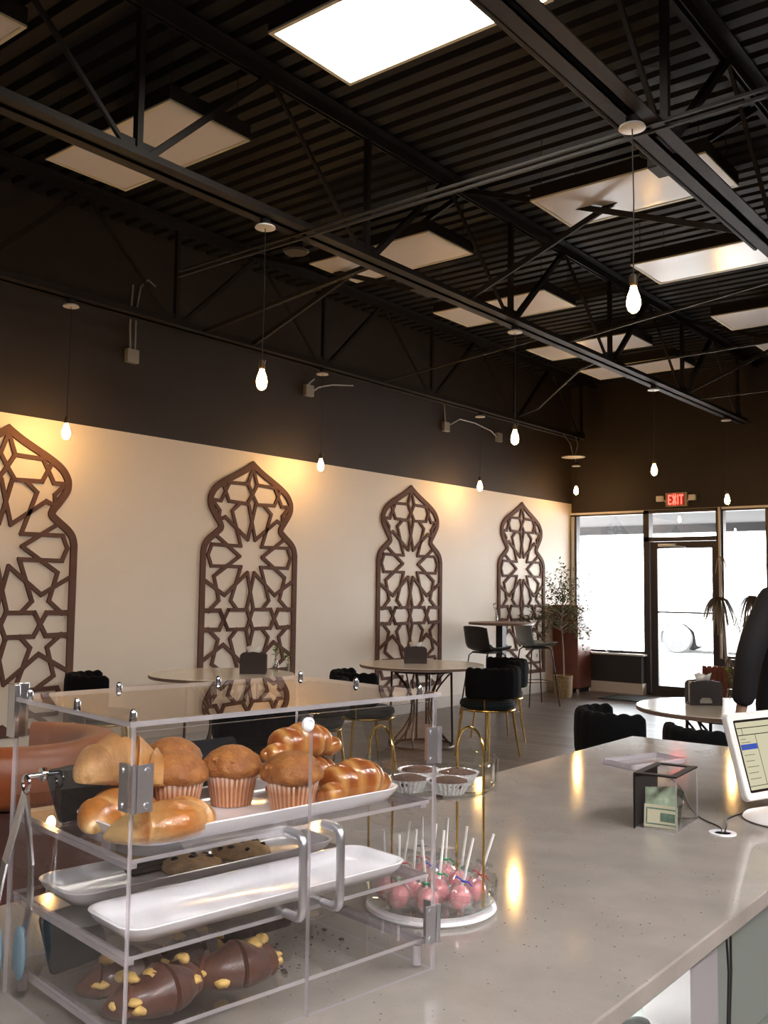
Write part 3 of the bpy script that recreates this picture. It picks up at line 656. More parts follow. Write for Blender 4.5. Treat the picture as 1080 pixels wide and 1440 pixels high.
# ------------------------------------------------------------------ cherry cabinet by the window
cb = thing('waste_cabinet','cherry-red laminate cabinet with tall back hood, standing between tree and window','cabinet',(-6.60,12.50,0))
b = MB(); b.box(-.195,.20,0,.42,.06,.92); b.build('body', M['cherry'], cb, bevel=.006)
b = MB(); b.box(-.195,.20,0,.20,.921,1.13); b.box(-.195,-.175,0,.20,1.13,1.20); b.box(.18,.20,0,.20,1.13,1.20); b.box(-.195,.20,.18,.20,1.13,1.20); b.box(-.20,.205,-.005,.205,1.20,1.24); b.build('hood', M['cherry'], cb, bevel=.004)
b = MB(); b.box(-.17,.175,.02,.17,1.131,1.14); b.build('opening', M['slot'], cb)
b = MB(); b.box(-.205,.21,.205,.425,.921,.935); b.build('top_board', M['sill'], cb)
b = MB(); b.box(.2005,.204,.06,.14,.78,.88); b.build('notice', M['napkin'], cb)
b = MB()
for dx in (-.15,.15): b.box(dx-.03,dx+.03,.05,.37,0,.06)
b.build('plinth', M['slot'], cb)
for dy in (.03,.39):
    b = MB(); b.lathe([(.022,0),(.022,.05),(.01,.06),(0,.06)],12); b.build('foot', M['chrome'], cb, loc=(.175,dy,0))
b = MB(); b.box(-.10,.10,-.07,.07,0,.035); tag(b.build('paper_tray', M['blackplastic'], loc=(-6.55,12.82,.936), bevel=.01),'low dark tray lying on top of the cherry cabinet by the window','tray')
b = MB(); b.box(-.42,.42,-.30,.30,0,.012); tag(b.build('door_mat', M['mat_'], loc=(-5.45,12.35,0)),'dark green-black mat on the floor before the window and door','mat')
b = MB(); b.lathe([(0,0),(.08,0),(.16,.07),(.17,.07),(.09,.012),(0,.012)],28,(0,0,0)); tag(b.build('glass_bowl', M['thinglass'], loc=(-6.1,13.02,.561)),'shallow clear bowl on the white window sill','bowl')

# ------------------------------------------------------------------ plants
def tree(x, y, label):
    t = thing('potted_tree', label, 'potted tree', (x,y,0)); rn = random.Random(11)
    b = MB(); b.lathe([(0,0),(.115,0),(.125,.05),(.132,.27),(.138,.275),(.138,.295),(.125,.295),(.122,.25),(0,.25)],32,(0,0,0),0,lambda a,i: 1+.012*sin(a*28+i*1.5)); b.build('basket_pot', M['wicker'], t)
    b = MB(); b.lathe([(0,.255),(.119,.252)],24); b.build('soil', M['soil'], t, smooth=0)
    b = MB(); l = MB(); b.tube([(.02,0,.24),(.005,.01,.6),(-.02,0,1.0),(.0,.02,1.35)],[.012,.010,.008,.006],8)
    for k in range(46):
        z = .86+rn.random()**1.1*.46; a = rn.uniform(0,6.28); R = rn.uniform(.20,.50)*(1 if z < 1.2 else .75); rise = rn.uniform(-.18,.22) if z < 1.15 else rn.uniform(.05,.42)
        p0 = V((-.01,.01,z)); p1 = p0+V((cos(a)*R*.5,sin(a)*R*.5,abs(rise)*.45+.06)); p2 = p0+V((cos(a)*R,sin(a)*R,rise))
        if x+p2.x < XW+.14: p2.x = XW+.14-x
        b.tube([p0,p1,p2],[.005,.0035,.002],5)
        for j in range(30):
            u = .25+.75*j/19; c = p0.lerp(p1,u*2) if u<.5 else p1.lerp(p2,(u-.5)*2)
            c = c+V((rn.gauss(0,.022),rn.gauss(0,.022),rn.gauss(0,.022))); c.x = max(c.x, XW+.115-x)
            leaf(l, c, rn.uniform(0,6.28), rn.uniform(-.7,.8), rn.uniform(.045,.085), .42)
    for q in ((-.16,.05,1.74),(.09,-.02,1.75),(.20,.02,1.55),(-.06,.05,1.62)):
        p0 = V((0,.02,1.33)); e = V(q); b.tube([p0,p0.lerp(e,.5)+V((0,0,.04)),e],[.004,.003,.0015],5)
        for j in range(16):
            c = p0.lerp(e,.35+.65*j/15)+V((rn.gauss(0,.02),rn.gauss(0,.02),rn.gauss(0,.02))); leaf(l, c, rn.uniform(0,6.28), rn.uniform(-.3,1), rn.uniform(.045,.075), .42)
    b.build('trunk', M['trunk'], t); l.build('foliage', M['leaf'], t, smooth=0)
tree(-6.30,11.86,'slender olive-leaved tree in a wicker basket beside the cherry cabinet')
def dracaena(x, y, label):
    t = thing('spiky_plant', label, 'potted plant', (x,y,0)); rn = random.Random(5)
    b = MB()
    for k in range(9): b.box(-.30+k*.068,-.30+k*.068+.056,-.14,-.125,.02,.50)
    b.box(-.30,.31,-.124,.14,0,.48); b.build('slatted_planter', M['cherry'], t, smooth=0)
    st = MB(); l = MB()
    for (ex, ey, ez, n, sp) in ((-.12,0,1.36,44,.46),(.30,.04,1.38,44,.42),(.30,-.02,1.08,40,.36),(.02,-.05,.58,12,.12),(-.10,.02,1.90,3,.22)):
        p0 = V((ex*.2,0,.45)); e = V((ex,ey,ez)); st.tube([p0,p0.lerp(e,.5)+V((0,0,.05)),e],[.012,.009,.006],6)
        for j in range(n):
            a = rn.uniform(0,6.28); L = sp*rn.uniform(.6,1.1); d = V((cos(a),sin(a),0)); s = V((-d.y,d.x,0))*.013; P = []
            for i in range(6):
                u = i/5; P.append(e+d*L*(u*.62)+V((0,0,L*(.45*u-1.45*u*u)+rn.uniform(0,.02))))
            vs=[]
            for i, q in enumerate(P):
                w = (1-abs(i/5-.35))*1.1; vs += [q-s*w, q+s*w]
            vs = [(v[0], min(v[1], 12.88-y), v[2]) for v in vs]
            l.add(vs, [(2*i,2*i+1,2*i+3,2*i+2) for i in range(5)])
    st.build('stem', M['trunk'], t); l.build('foliage', M['dryleaf'], t, smooth=0)
dracaena(-4.28,12.55,'dark spiky-leaved plant in a reddish slatted planter by the door frame')

# ------------------------------------------------------------------ person in black at the far table
def skin_mesh(name, pts, edges, m, parent, sub=2, root=0):
    me = bpy.data.meshes.new(name); me.from_pydata([p[:3] for p in pts], edges, []); me.materials.append(m)
    o = bpy.data.objects.new(name, me); COL.objects.link(o); o.parent = parent
    md = o.modifiers.new('skin','SKIN'); md.use_smooth_shade = True
    for i, p in enumerate(pts):
        r = p[3]; me.skin_vertices[0].data[i].radius = r if isinstance(r, tuple) else (r,r)
        me.skin_vertices[0].data[i].use_root = (i == root)
    s = o.modifiers.new('sub','SUBSURF'); s.levels = sub; s.render_levels = sub
    return o
pe = thing('person','person in black clothes standing at the shining table, cut off by the picture edge','person',(-1.47,5.42,0),rad(55))
J = [(0,0,.95,(.15,.105)),(0,0,1.12,(.135,.10)),(0,.0,1.30,(.165,.11)),(0,0,1.44,(.10,.075)),(0,.01,1.52,.048),(0,.02,1.62,(.072,.088)),(0,.015,1.72,(.070,.085))]
E = [(0,1),(1,2),(2,3),(3,4),(4,5),(5,6)]
for s in (-1,1):
    k = len(J); J += [(s*.17,0,1.42,.062),(s*.32,-.01,1.14,.047),(s*.33,.055,.84,.030),(s*.34,.065,.78,(.034,.020)),(s*.345,.08,.72,(.030,.014))]
    E += [(2,k),(k,k+1),(k+1,k+2),(k+2,k+3),(k+3,k+4)]
    k = len(J); J += [(s*.095,0,.86,.088),(s*.105,.01,.50,.060),(s*.11,-.01,.10,.042),(s*.115,.10,.045,(.042,.03))]
    E += [(0,k),(k,k+1),(k+1,k+2),(k+2,k+3)]
skin_mesh('body', J, E, M['skin'], pe)
K = [(0,0,.70,(.30,.20)),(0,0,.92,(.27,.18)),(0,0,1.10,(.235,.15)),(0,0,1.30,(.195,.14)),(0,0,1.45,(.11,.085)),(0,.01,1.50,.07)]; E2 = [(0,1),(1,2),(2,3),(3,4),(4,5)]
for s in (-1,1):
    k = len(K); K += [(s*.18,0,1.415,.085),(s*.325,-.01,1.13,.075),(s*.33,.05,.85,.060)]; E2 += [(3,k),(k,k+1),(k+1,k+2)]
skin_mesh('jacket', K, E2, M['coat'], pe)
K = [(0,0,.93,(.165,.12))]; E3 = []
for s in (-1,1):
    k = len(K); K += [(s*.095,0,.84,.105),(s*.105,.01,.50,.078),(s*.11,-.01,.09,.062)]; E3 += [(0,k),(k,k+1),(k+1,k+2)]
skin_mesh('trousers', K, E3, M['trouser'], pe)
b = MB(); b.blob((0,-.005,1.71),.092,.112,.115,20,12,.02,3); b.build('hair', M['hair'], pe)
for s in (-1,1):
    b = MB(); b.blob((s*.115,.05,.045),.052,.135,.045,16,8); b.build('shoe', M['shoe'], pe)
    b = MB()
    for f in range(4): b.tube([(s*.35+(f-1.5)*.003,.08+(f-1.5)*.016,.73),(s*.34,.095+(f-1.5)*.017,.685),(s*.325,.10+(f-1.5)*.016,.645+abs(f-1.4)*.006)],[.0085,.008,.006],8)
    b.tube([(s*.345,.09,.78),(s*.325,.125,.74),(s*.315,.135,.705)],[.010,.009,.007],8); b.build('fingers', M['skin'], pe)
b = MB(); b.blob((0,.105,1.635),.011,.018,.022,10,6); b.blob((0,.10,1.595),.024,.008,.006,10,6)
for s in (-1,1): b.blob((s*.074,.02,1.64),.010,.020,.030,10,6); b.blob((s*.030,.093,1.665),.012,.008,.008,10,6)
b.build('face_features', M['skin'], pe)

# ------------------------------------------------------------------ car outside
car = thing('parked_car','pale parked car barely visible outside the glass door','car',(-7.6,23.6,-.02),rad(8))
sil = [(-2.2,.20),(-2.25,.75),(-2.1,.98),(-1.5,1.02),(-.9,1.5),(.9,1.52),(1.7,1.05),(2.2,.95),(2.25,.2),(1.75,.2),(1.70,.52),(1.45,.70),(1.15,.70),(.92,.52),(.86,.18),(-1.0,.18),(-1.06,.52),(-1.28,.70),(-1.6,.70),(-1.84,.52),(-1.9,.2)]
b = MB(); b.prism(sil, lambda a,c,k: (a, -.85+1.7*k, c)); b.build('body', M['carpaint'], car, smooth=0, bevel=.04)
b = MB(); b.prism([(-.85,1.02),(-.62,1.42),(.72,1.44),(1.3,1.05)], lambda a,c,k: (a, -.86+1.72*k, c)); b.build('side_window', M['carglass'], car, smooth=0)
for x in (-1.45,1.30):
    for y in (-.79,.79):
        b = MB(); b.lathe([(.20,-.1),(.33,-.1),(.355,-.06),(.355,.06),(.33,.1),(.20,.1)],28,(x,y,.355),0,None,(V((1,0,0)),V((0,0,1)),V((0,1,0)))); w = b.build('wheel', M['tyre'], car)
        b = MB(); b.lathe([(0,-.07),(.19,-.09),(.19,.09),(0,.07)],20,(x,y,.355),0,None,(V((1,0,0)),V((0,0,1)),V((0,1,0)))); b.build('hubcap', M['alu'], w)

# ------------------------------------------------------------------ rust armchair beyond the counter
ac = thing('rust_armchair','rust-orange leather barrel armchair glimpsed through the pastry case','armchair',(-3.60,2.13,0),rad(200))
b = MB(); n=40; m=12; vs=[]
for i in range(n+1):
    u=i/n; a = pi-rad(115)+2*rad(115)*u; rib = abs(sin(u*pi*11)); e = min(1,min(u,1-u)*18)
    for k in range(m):
        q = 2*pi*k/m; cx = math.copysign(abs(cos(q))**.7,cos(q)); cz = math.copysign(abs(sin(q))**.6,sin(q))
        rr = .345+(.080+.004*rib)*cx*(.7+.3*e); vs.append((rr*cos(a), rr*sin(a), .735+.115*cz))
b.add(vs,[(i*m+k,i*m+(k+1)%m,(i+1)*m+(k+1)%m,(i+1)*m+k) for i in range(n) for k in range(m)]+[tuple(range(m-1,-1,-1)),tuple(n*m+k for k in range(m))]); b.build('backrest', M['rust'], ac, smooth=60)
b = MB(); b.lathe([(0,.10),(.36,.10),(.395,.14),(.395,.60),(.37,.618),(.31,.618),(.30,.42),(0,.42)],44,(0,0,0),0,lambda a,i: 1+.012*abs(sin(a*14))); b.build('base_drum', M['maroon'], ac)
b = MB(); b.lathe([(0,.425),(.27,.425),(.29,.45),(.28,.50),(.24,.52),(0,.52)],36); b.build('seat_cushion', M['rust'], ac)
for k in range(4):
    a = pi/4+k*pi/2; b = MB(); b.lathe([(.018,0),(.022,.098),(0,.098)],12,(.28*cos(a),.28*sin(a),0)); b.build('foot', M['blackmetal'], ac)
b = MB(); b.lathe([(0,.0),(.22,.0),(.22,.02),(.03,.04),(.03,.44),(.26,.45),(.26,.475),(0,.475)],32); tag(b.build('side_table', M['maroon'], loc=(-4.05,3.02,0)),'low maroon round side table beyond the rust armchair','side table')

# ------------------------------------------------------------------ counter
ct = thing('service_counter','long speckled quartz-topped service counter running towards the windows','counter',(-1.05,1.2,0))
b = MB(); b.box(-.485,.485,-2.4,2.235,.88,.91); b.build('countertop', M['quartz'], ct, bevel=.003)
b = MB(); b.box(-.36,.41,.48,2.15,.08,.879); b.build('cabinet', M['underg'], ct, smooth=0)
b = MB()
for i in range(3): b.box(.4105,.424,.53+i*.54,1.05+i*.54,.10,.60); b.box(.4105,.424,.53+i*.54,1.05+i*.54,.615,.865)
b.build('cabinet_front', M['underg'], ct, bevel=.002)
b = MB(); b.box(.37,.45,.355,.479,0,.879); b.build('end_post', M['post'], ct, smooth=0)
b = MB(); b.box(-.36,-.34,-2.3,2.15,0,.879); b.build('front_panel', M['maroon'], ct, smooth=0)
b = MB(); b.box(-.339,.30,-2.3,.479,.60,.62); b.box(-.339,.12,-2.3,.479,.0,.02); b.build('shelf', M['under'], ct, smooth=0)
b = MB(); b.box(.10,.12,-2.3,.479,.621,.879); b.build('back_panel', M['under'], ct, smooth=0)
b = MB(); b.box(.14,.17,-1.0,.45,.862,.8795); b.build('led_strip', M['led'], ct)
b = MB(); b.lathe([(.030,.910),(.030,.9125),(.018,.9125),(.018,.905)],28,(.28,1.0,0)); b.build('grommet', M['ceramic'], ct)
b = MB(); b.box(-.055,.055,-.05,.05,0,.17); b.box(-.045,.045,-.052,-.05,.03,.14); tag(b.build('black_device', M['blackplastic'], loc=(-.685,1.395,.6205), bevel=.008),'black boxy device on the shelf under the counter edge','device')
b = MB(); b.lathe([(0,0),(.026,0),(.028,.01),(.028,.12),(.016,.145),(0,.15)],24); tag(b.build('black_canister', M['blackplastic'], loc=(-.665,1.505,.6205)),'small round-topped black canister under the counter edge','canister')
for dx, lab in ((0,'black cable hanging down the counter cabinet, nearest the post'),(.012,'black cable hanging down the counter cabinet beside its twin')):
    b = MB(); b.tube([(-.592+dx*.3,1.70+dx,.875),(-.590,1.705+dx,.80),(-.592,1.700+dx*.8,.70),(-.59,1.703+dx*.7,.62),(-.58,1.72+dx,.4),(-.57,1.74+dx*2,.02)],.0022,6)
    tag(b.build('hanging_cable', M['blackplastic']), lab, 'cable')

# ------------------------------------------------------------------ pastry case; local x runs into the case, local y along its doors, away from the tiered stand
TH = .143; AX, AY = -.8206, 1.1537; CW, CD, CHh = .487, .32, .389
pc = thing('pastry_case','clear acrylic pastry display case with double doors, on the counter','display case',(AX,AY,.9105),pi-TH)
def Wp(s, t, z): return (AX - s*sin(TH) - t*cos(TH), AY - s*cos(TH) + t*sin(TH), z)
RZ = pi-TH
def panel(name, x0,x1,y0,y1,z0,z1, par=pc):
    b = MB(); d = [x1-x0,y1-y0,z1-z0]; ax = d.index(min(d)); b.box(x0,x1,y0,y1,z0,z1)
    fax = [2,2,1,0,1,0]; b.m = [0 if fax[i]==ax else 1 for i in range(6)]
    return b.build(name, [M['acrylic'],M['acedge']], par, smooth=0)
panel('top_panel', -.008,CD+.006,-.006,CW+.006,CHh-.006,CHh)
panel('side_panel', 0,CD,0,.005,0,CHh-.0062); panel('side_panel', 0,CD,CW-.005,CW,0,CHh-.0062)
panel('back_panel', CD-.005,CD,.0052,CW-.0052,0,CHh-.0062)
for z in (.045,.132,.236):
    panel('shelf', .004,CD-.006,.0062,CW-.0062,z-.005,z)
    for y in (.0055,CW-.0175):
        b = MB(); b.box(.01,CD-.01,y,y+.012,z-.012,z-.0053); b.build('shelf_rail', M['acedge'], pc, smooth=0)
for k, (y0,y1) in enumerate(((.002,.2325),(.2345,CW-.002))):
    dr = panel('door', -.006,-.001,y0,y1,.002,CHh-.012)
    hy = .212 if k==0 else .272
    b = MB(); pts = [(-.0062,hy,.137),(-.030,hy,.137)]+[(-.030-.010*sin(a),hy,.147-.010*cos(a)) for a in (.5,1.0)]+[(-.040,hy,.15),(-.040,hy,.223)]+[(-.030-.010*cos(a),hy,.225+.010*sin(a)) for a in (.5,1.0)]+[(-.030,hy,.236),(-.0062,hy,.236)]
    b.tube(pts,.0055,12); b.build('handle', M['alu'], dr)
    for z in ((.065,.315) if k==0 else (.315,)):
        yy = .004 if k==0 else CW-.004; s = 1 if k==0 else -1
        b = MB(); b.box(-.009,-.0065,min(yy,yy+s*.02),max(yy,yy+s*.02),z-.026,z+.026); b.tube([(-.009,yy-s*.005,z-.026),(-.009,yy-s*.005,z+.026)],.0035,8)
        yo = -.003 if k==0 else CW+.0005; b.box(0,.020,yo,yo+.0025,z-.026,z+.026)
        for dz in (-.019,.019):
            b.lathe([(.004,0),(.0032,.0018),(0,.0024)],10,(-.009,yy+s*.012,z+dz),0,None,(V((0,1,0)),V((0,0,1)),V((-1,0,0))))
            b.lathe([(.004,0),(.0032,.0018),(0,.0024)],10,(.012,yo+(0 if k==0 else .0025),z+dz),0,None,(V((1,0,0)),V((0,0,1)),V((0,-s,0))))
        b.build('hinge', M['alu'], dr)
b = MB(); b.lathe([(.009,0),(.009,.004),(.006,.006),(.005,.004),(0,.004)],20,(-.007,.243,CHh-.024),0,None,(V((0,1,0)),V((0,0,1)),V((-1,0,0)))); b.build('door_catch', M['ceramic'], pc)
for (x,y) in ((.02,.012),(.16,.012),(.30,.012),(.02,CW-.012),(.16,CW-.012),(.30,CW-.012),(CD-.012,.17),(CD-.012,.34)):
    b = MB(); b.lathe([(.0045,0),(.0045,.005),(.0032,.008),(.002,.010),(0,.0105)],12,(x,y,CHh)); b.build('stud', M['chrome'], pc)
b = MB(); b.box(CD+.0005,CD+.004,CW-.02,CW+.008,CHh-.055,CHh+.016); b.box(CD-.02,CD+.004,CW+.001,CW+.008,CHh-.055,CHh+.016); b.build('corner_bracket', M['chrome'], pc, bevel=.001)
for (x,y) in ((.015,.018),(.015,CW-.018),(CD-.02,.018),(CD-.02,CW-.018)):
    b = MB(); b.lathe([(.007,.006),(.007,.033),(0,.033)],12,(x,y,0)); b.build('shelf_foot', M['acedge'], pc)
# tongs hanging outside the side panel from a small hook
tg = thing('serving_tongs','steel serving tongs with blue-grey tips hanging beside the pastry case','tongs',Wp(CW+.022,.222,1.200),RZ)
b = MB(); b.tube([(.0+.010*cos(a),.0,.010*sin(a)) for a in [2*pi*i/20 for i in range(20)]],.0018,6,True); b.build('hanging_ring', M['chrome'], tg)
for s in (-1,1):
    b = MB(); P = [(.002*s,0,-.012),(.008*s+.006,.004*s,-.05),(.016*s+.014,.010*s,-.10),(.018*s+.024,.014*s,-.155),(.014*s+.03,.012*s,-.19)]
    for p, q in zip(P,P[1:]): b.bar(p,q,.013,.003,(0,1,0))
    b.build('arm', M['chrome'], tg)
    b = MB(); b.blob((.012*s+.034,.010*s,-.215),.017,.006,.034,14,10); b.build('silicone_tip', M['silicone'], tg)
b = MB(); b.lathe([(.009,0),(.009,.003),(.003,.004),(.003,.021),(.004,.022),(0,.023)],12,(.222,CW+.0002,.298),0,None,(V((1,0,0)),V((0,0,1)),V((0,1,0)))); b.build('tong_hook', M['chrome'], pc)

# ------------------------------------------------------------------ trays and pastries
def rrect(L, Wd, r, n=8):
    P=[]
    for cx,cy,a0 in ((L/2-r,Wd/2-r,0),(-L/2+r,Wd/2-r,pi/2),(-L/2+r,-Wd/2+r,pi),(L/2-r,-Wd/2+r,1.5*pi)):
        for i in range(n+1): a=a0+pi/2*i/n; P.append((cx+r*cos(a),cy+r*sin(a)))
    return P
def tray(L, Wd, h, loc, label, r=.03):
    b = MB(); lev = [(.030,0,.0),(.012,0,.002),(.004,0,h*.6),(0,0,h),(.002,0,h+.001),(.006,0,h),(.012,0,h*.55),(.026,0,.005)]
    loops = []
    for ins,_,z in lev:
        q = rrect(L-2*ins, Wd-2*ins, max(r-ins*.6,.008)); loops.append([(x,y,z) for x,y in q])
    n = len(loops[0]); vs = [p for l in loops for p in l]
    fs = [(i*n+k,i*n+(k+1)%n,(i+1)*n+(k+1)%n,(i+1)*n+k) for i in range(len(loops)-1) for k in range(n)]
    b.add(vs, fs+[tuple(range(n-1,-1,-1)), tuple((len(loops)-1)*n+k for k in range(n))])
    o = b.build('serving_tray', M['ceramic'], None, smooth=50, loc=loc); o.rotation_euler.z = pi/2+RZ
    return tag(o, label, 'tray', 'white oblong trays in the case')
Z1, Z2, Z3 = .9105+.236, .9105+.132, .9105+.045
tray(.435,.185,.020,Wp(.250,.108,Z1+.0005),'white oblong tray on the top shelf under the muffins and croissants',.045)
tray(.435,.125,.019,Wp(.247,.235,Z2+.0005),'white oblong tray with cookies at the back of the middle shelf')
tray(.445,.125,.019,Wp(.250,.078,Z2+.0005),'empty white oblong tray at the front of the middle shelf')
def crust(o, fn):
    at = o.data.attributes.new('crust','FLOAT','POINT'); at.data.foreach_set('value',[fn(v.co) for v in o.data.vertices])
def croissant(loc, rz, label, m, size=1., nr=6, pal=.75, tilt=0, arc=82, amp=.27, ends=0., name='croissant', grp='croissants on the top shelf', seed=0):
    b = MB(); n, k = 72, 18; R = .050*size; vs=[]; rn = random.Random(seed)
    for i in range(n+1):
        u = i/n; a = rad(arc*(2*u-1)); f = (u*nr) % 1 if u < .5 else ((1-u)*nr) % 1
        r = size*.030*(max(0,sin(pi*u))**.62)*(1.07-amp+amp*f**1.4)+.004*size
        c = V((R*cos(a)-R*.6, R*1.25*sin(a), 0)); d = V((cos(a),sin(a)*.8,0)).normalized()
        for j in range(k):
            q = 2*pi*j/k; zz = sin(q)*r*1.0; vs.append(c+d*(cos(q)*r*1.15)+V((0,0,max(zz,-r*.62)+r*.62)))
    b.add(vs, [(i*k+j,i*k+(j+1)%k,(i+1)*k+(j+1)%k,(i+1)*k+j) for i in range(n) for j in range(k)]+[tuple(range(k-1,-1,-1)),tuple(n*k+j for j in range(k))])
    o = b.build(name, m, None, smooth=70, loc=loc); o.rotation_euler = (tilt,0,rz)
    def fn(c):
        u = (math.degrees(math.atan2(c.y/1.25, c.x+R*.6))+arc)/(2*arc); f = (u*nr)%1 if u < .5 else ((1-u)*nr)%1
        side = 1-min(1,c.z/(.03*size)); nz = .5+.5*sin(c.x*310+c.y*190)*sin(c.y*270-c.z*200); return min(1, pal*max(0,1-f*2.4)*(.7+.5*nz)+.5*max(0,side-.35)+.12*nz+ends*max(0,min(1,(abs(u-.5)-.17)*14)))
    crust(o, fn); return tag(o, label, 'croissant', grp)
ZT1 = Z1+.0065
croissant(Wp(.410,.063,ZT1+.001), RZ+pi+.05, 'glossy golden croissant at the front of the top shelf below the hinge', M['croissant'], .98, 3, .5, 0, 78, .16, .75, seed=1).scale.z = .80
croissant(Wp(.424,.128,ZT1), RZ+.05, 'golden croissant half covered by others on the top shelf tray', M['croissant'], .80, 4, .8, 0, 75, .2, seed=2)
croissant(Wp(.416,.142,ZT1+.046), RZ-.22, 'pale golden croissant leaning on top, at the end of the top shelf', M['croissant2'], 1.08, 5, .5, rad(7), 56, .19, seed=3)
def muffin(loc, label, R=.034, H=.040, dome=.046, seed=0):
    t = thing('muffin', label, 'muffin', loc, 0, 'muffins on the top shelf')
    b = MB(); b.lathe([(R*.80,0),(R*.86,H*.3),(R*.95,H*.7),(R*1.04,H),(R*1.0,H-.001),(R*.78,.001)],96,(0,0,0),0,lambda a,i: 1+.022*(1 if (a*32/(2*pi))%1<.5 else -1)); b.build('paper_cup', M['wrapper'], t, smooth=20)
    b = MB(); b.lathe([(R*.75,.002),(R*.97,H-.004),(R*1.02,H-.002),(R*1.24,H+.003),(R*1.26,H+.010),(R*1.12,H+.020),(R*.85,H+.029),(R*.45,H+.036),(0,H+.039)],40,(0,0,0),0,
        lambda a,i: 1+.035*sin(3*a+seed)+.03*sin(7*a+seed*2+i)); b.build('top', M['muffin'], t, smooth=60)
    rn = random.Random(seed); b = MB()
    for k in range(16):
        a = rn.uniform(0,6.28); r = R*1.0*rn.random()**.5; z = H+.034-.016*(r/R)**2; b.blob((r*cos(a),r*sin(a),z),rn.uniform(.004,.008),rn.uniform(.004,.008),rn.uniform(.003,.005),8,5,.1,k)
    b.build('crumb_topping', M['muffin'], t)
    return t
muffin(Wp(.338,.148,ZT1),'muffin in paper cup next to the croissants, first from the croissants',.0345,.041,seed=1)
muffin(Wp(.254,.142,ZT1),'muffin in paper cup in the middle of the top shelf, just behind the front one',.034,.041,seed=2)
muffin(Wp(.216,.056,ZT1),'muffin in paper cup at the front tray rim beside the braided rolls',.034,.040,seed=3)
muffin(Wp(.298,.226,Z1+.002),'crumbly muffin at the back of the top tray behind two others',.033,.050,seed=4)
def braid(loc, rz, label, L=.13, nl=4, R=.028, seed=0):
    b = MB()
    for i in range(nl):
        u = (i+.5)/nl; k = sin(pi*(u*.8+.1)); b.blob(((u-.5)*L, .004*(-1)**i, R*.86*k), L/nl*.85, R*1.20*k, R*k, 20, 12, .012, seed+i, 0, .55)
    b.blob((-L*.5,0,R*.4),.012,.011,.010,12,8); b.blob((L*.5,0,R*.4),.012,.011,.010,12,8)
    o = b.build('braided_roll', M['brioche'], None, smooth=70, loc=loc); o.rotation_euler.z = rz
    crust(o, lambda c: max(0,min(1,(abs(((c.x/L+.5)*nl)%1-.5)-.30)*6))*.8+.5*max(0,1-c.z/(R*.9)))
    return tag(o, label, 'bread roll', 'braided rolls on the top shelf')
braid(Wp(.100,.062,ZT1), RZ+pi/2+.12, 'glossy braided roll at the open end of the top tray', .125, 5, .030, 1)
braid(Wp(.118,.145,ZT1), RZ+pi/2+.05, 'braided roll underneath, at the back of the top tray', .13, 5, .028, 2)
braid(Wp(.135,.138,ZT1+.049), RZ+pi/2+.02, 'pale-topped braided roll stacked on the others, topmost on the shelf', .125, 5, .028, 3)
def card(loc, rz, label, w=.095, h=.062, tilt=25):
    t = thing('name_card', label, 'sign card', loc, rz, 'blank black name cards')
    b = MB(); c, s = cos(rad(tilt)), sin(rad(tilt)); pr = [(x,y+h/2) for x,y in rrect(w,h,.008,4)]
    b.prism(pr, lambda x,y,k: (s*y+(k-.5)*.003*c, x, c*y-(k-.5)*.003*s+.001)); b.build('board', M['card'], t, smooth=0)
    b = MB(); b.box(.004,.018,-w*.3,w*.3,0,.008); b.build('base', M['card'], t)
    return t
card(Wp(.425,.215,Z1+.001), RZ+.3, 'black card leaning behind the croissants on the top shelf', .10,.070)
card(Wp(.345,.270,Z1+.001), RZ, 'black card standing behind the first muffin on the top shelf', .12,.072)
card(Wp(.200,.272,Z1+.001), RZ, 'black card at the back of the top shelf behind the braided rolls', .12,.072)
card(Wp(.300,.245,Z2+.007), RZ, 'black card lying behind the cookies on the middle shelf', .10,.050,55)
card(Wp(.425,.225,Z3+.001), RZ+.2, 'black card behind the dark filled croissants on the bottom shelf', .09,.075)
def cookie(loc, label, R=.042, seed=0):
    t = thing('chocolate_chip_cookie', label, 'cookie', loc, seed, 'cookies on the middle shelf'); rn = random.Random(seed)
    b = MB(); b.lathe([(R*.93,0),(R,.004),(R*.96,.009),(R*.7,.014),(R*.35,.0165),(0,.017)],40,(0,0,0),0,lambda a,i: 1+.03*sin(3*a+seed)+.02*sin(8*a)); b.build('dough', M['cookie'], t, smooth=60)
    for k in range(7):
        a = rn.uniform(0,6.28); r = R*.85*rn.random()**.55; q = MB(); q.blob((r*cos(a),r*sin(a),.017-.007*(r/R)**2),rn.uniform(.004,.007),rn.uniform(.003,.006),.0030,10,6,.1,k); q.build('chocolate_chip', M['chip'], t)
    return t
cookie(Wp(.262,.225,Z2+.0065),'chocolate chip cookie next to the black card on the middle shelf',.043,1)
cookie(Wp(.165,.240,Z2+.0065),'chocolate chip cookie behind the door handles on the middle shelf',.044,2)
GD = 'dark filled croissants on the bottom shelf'
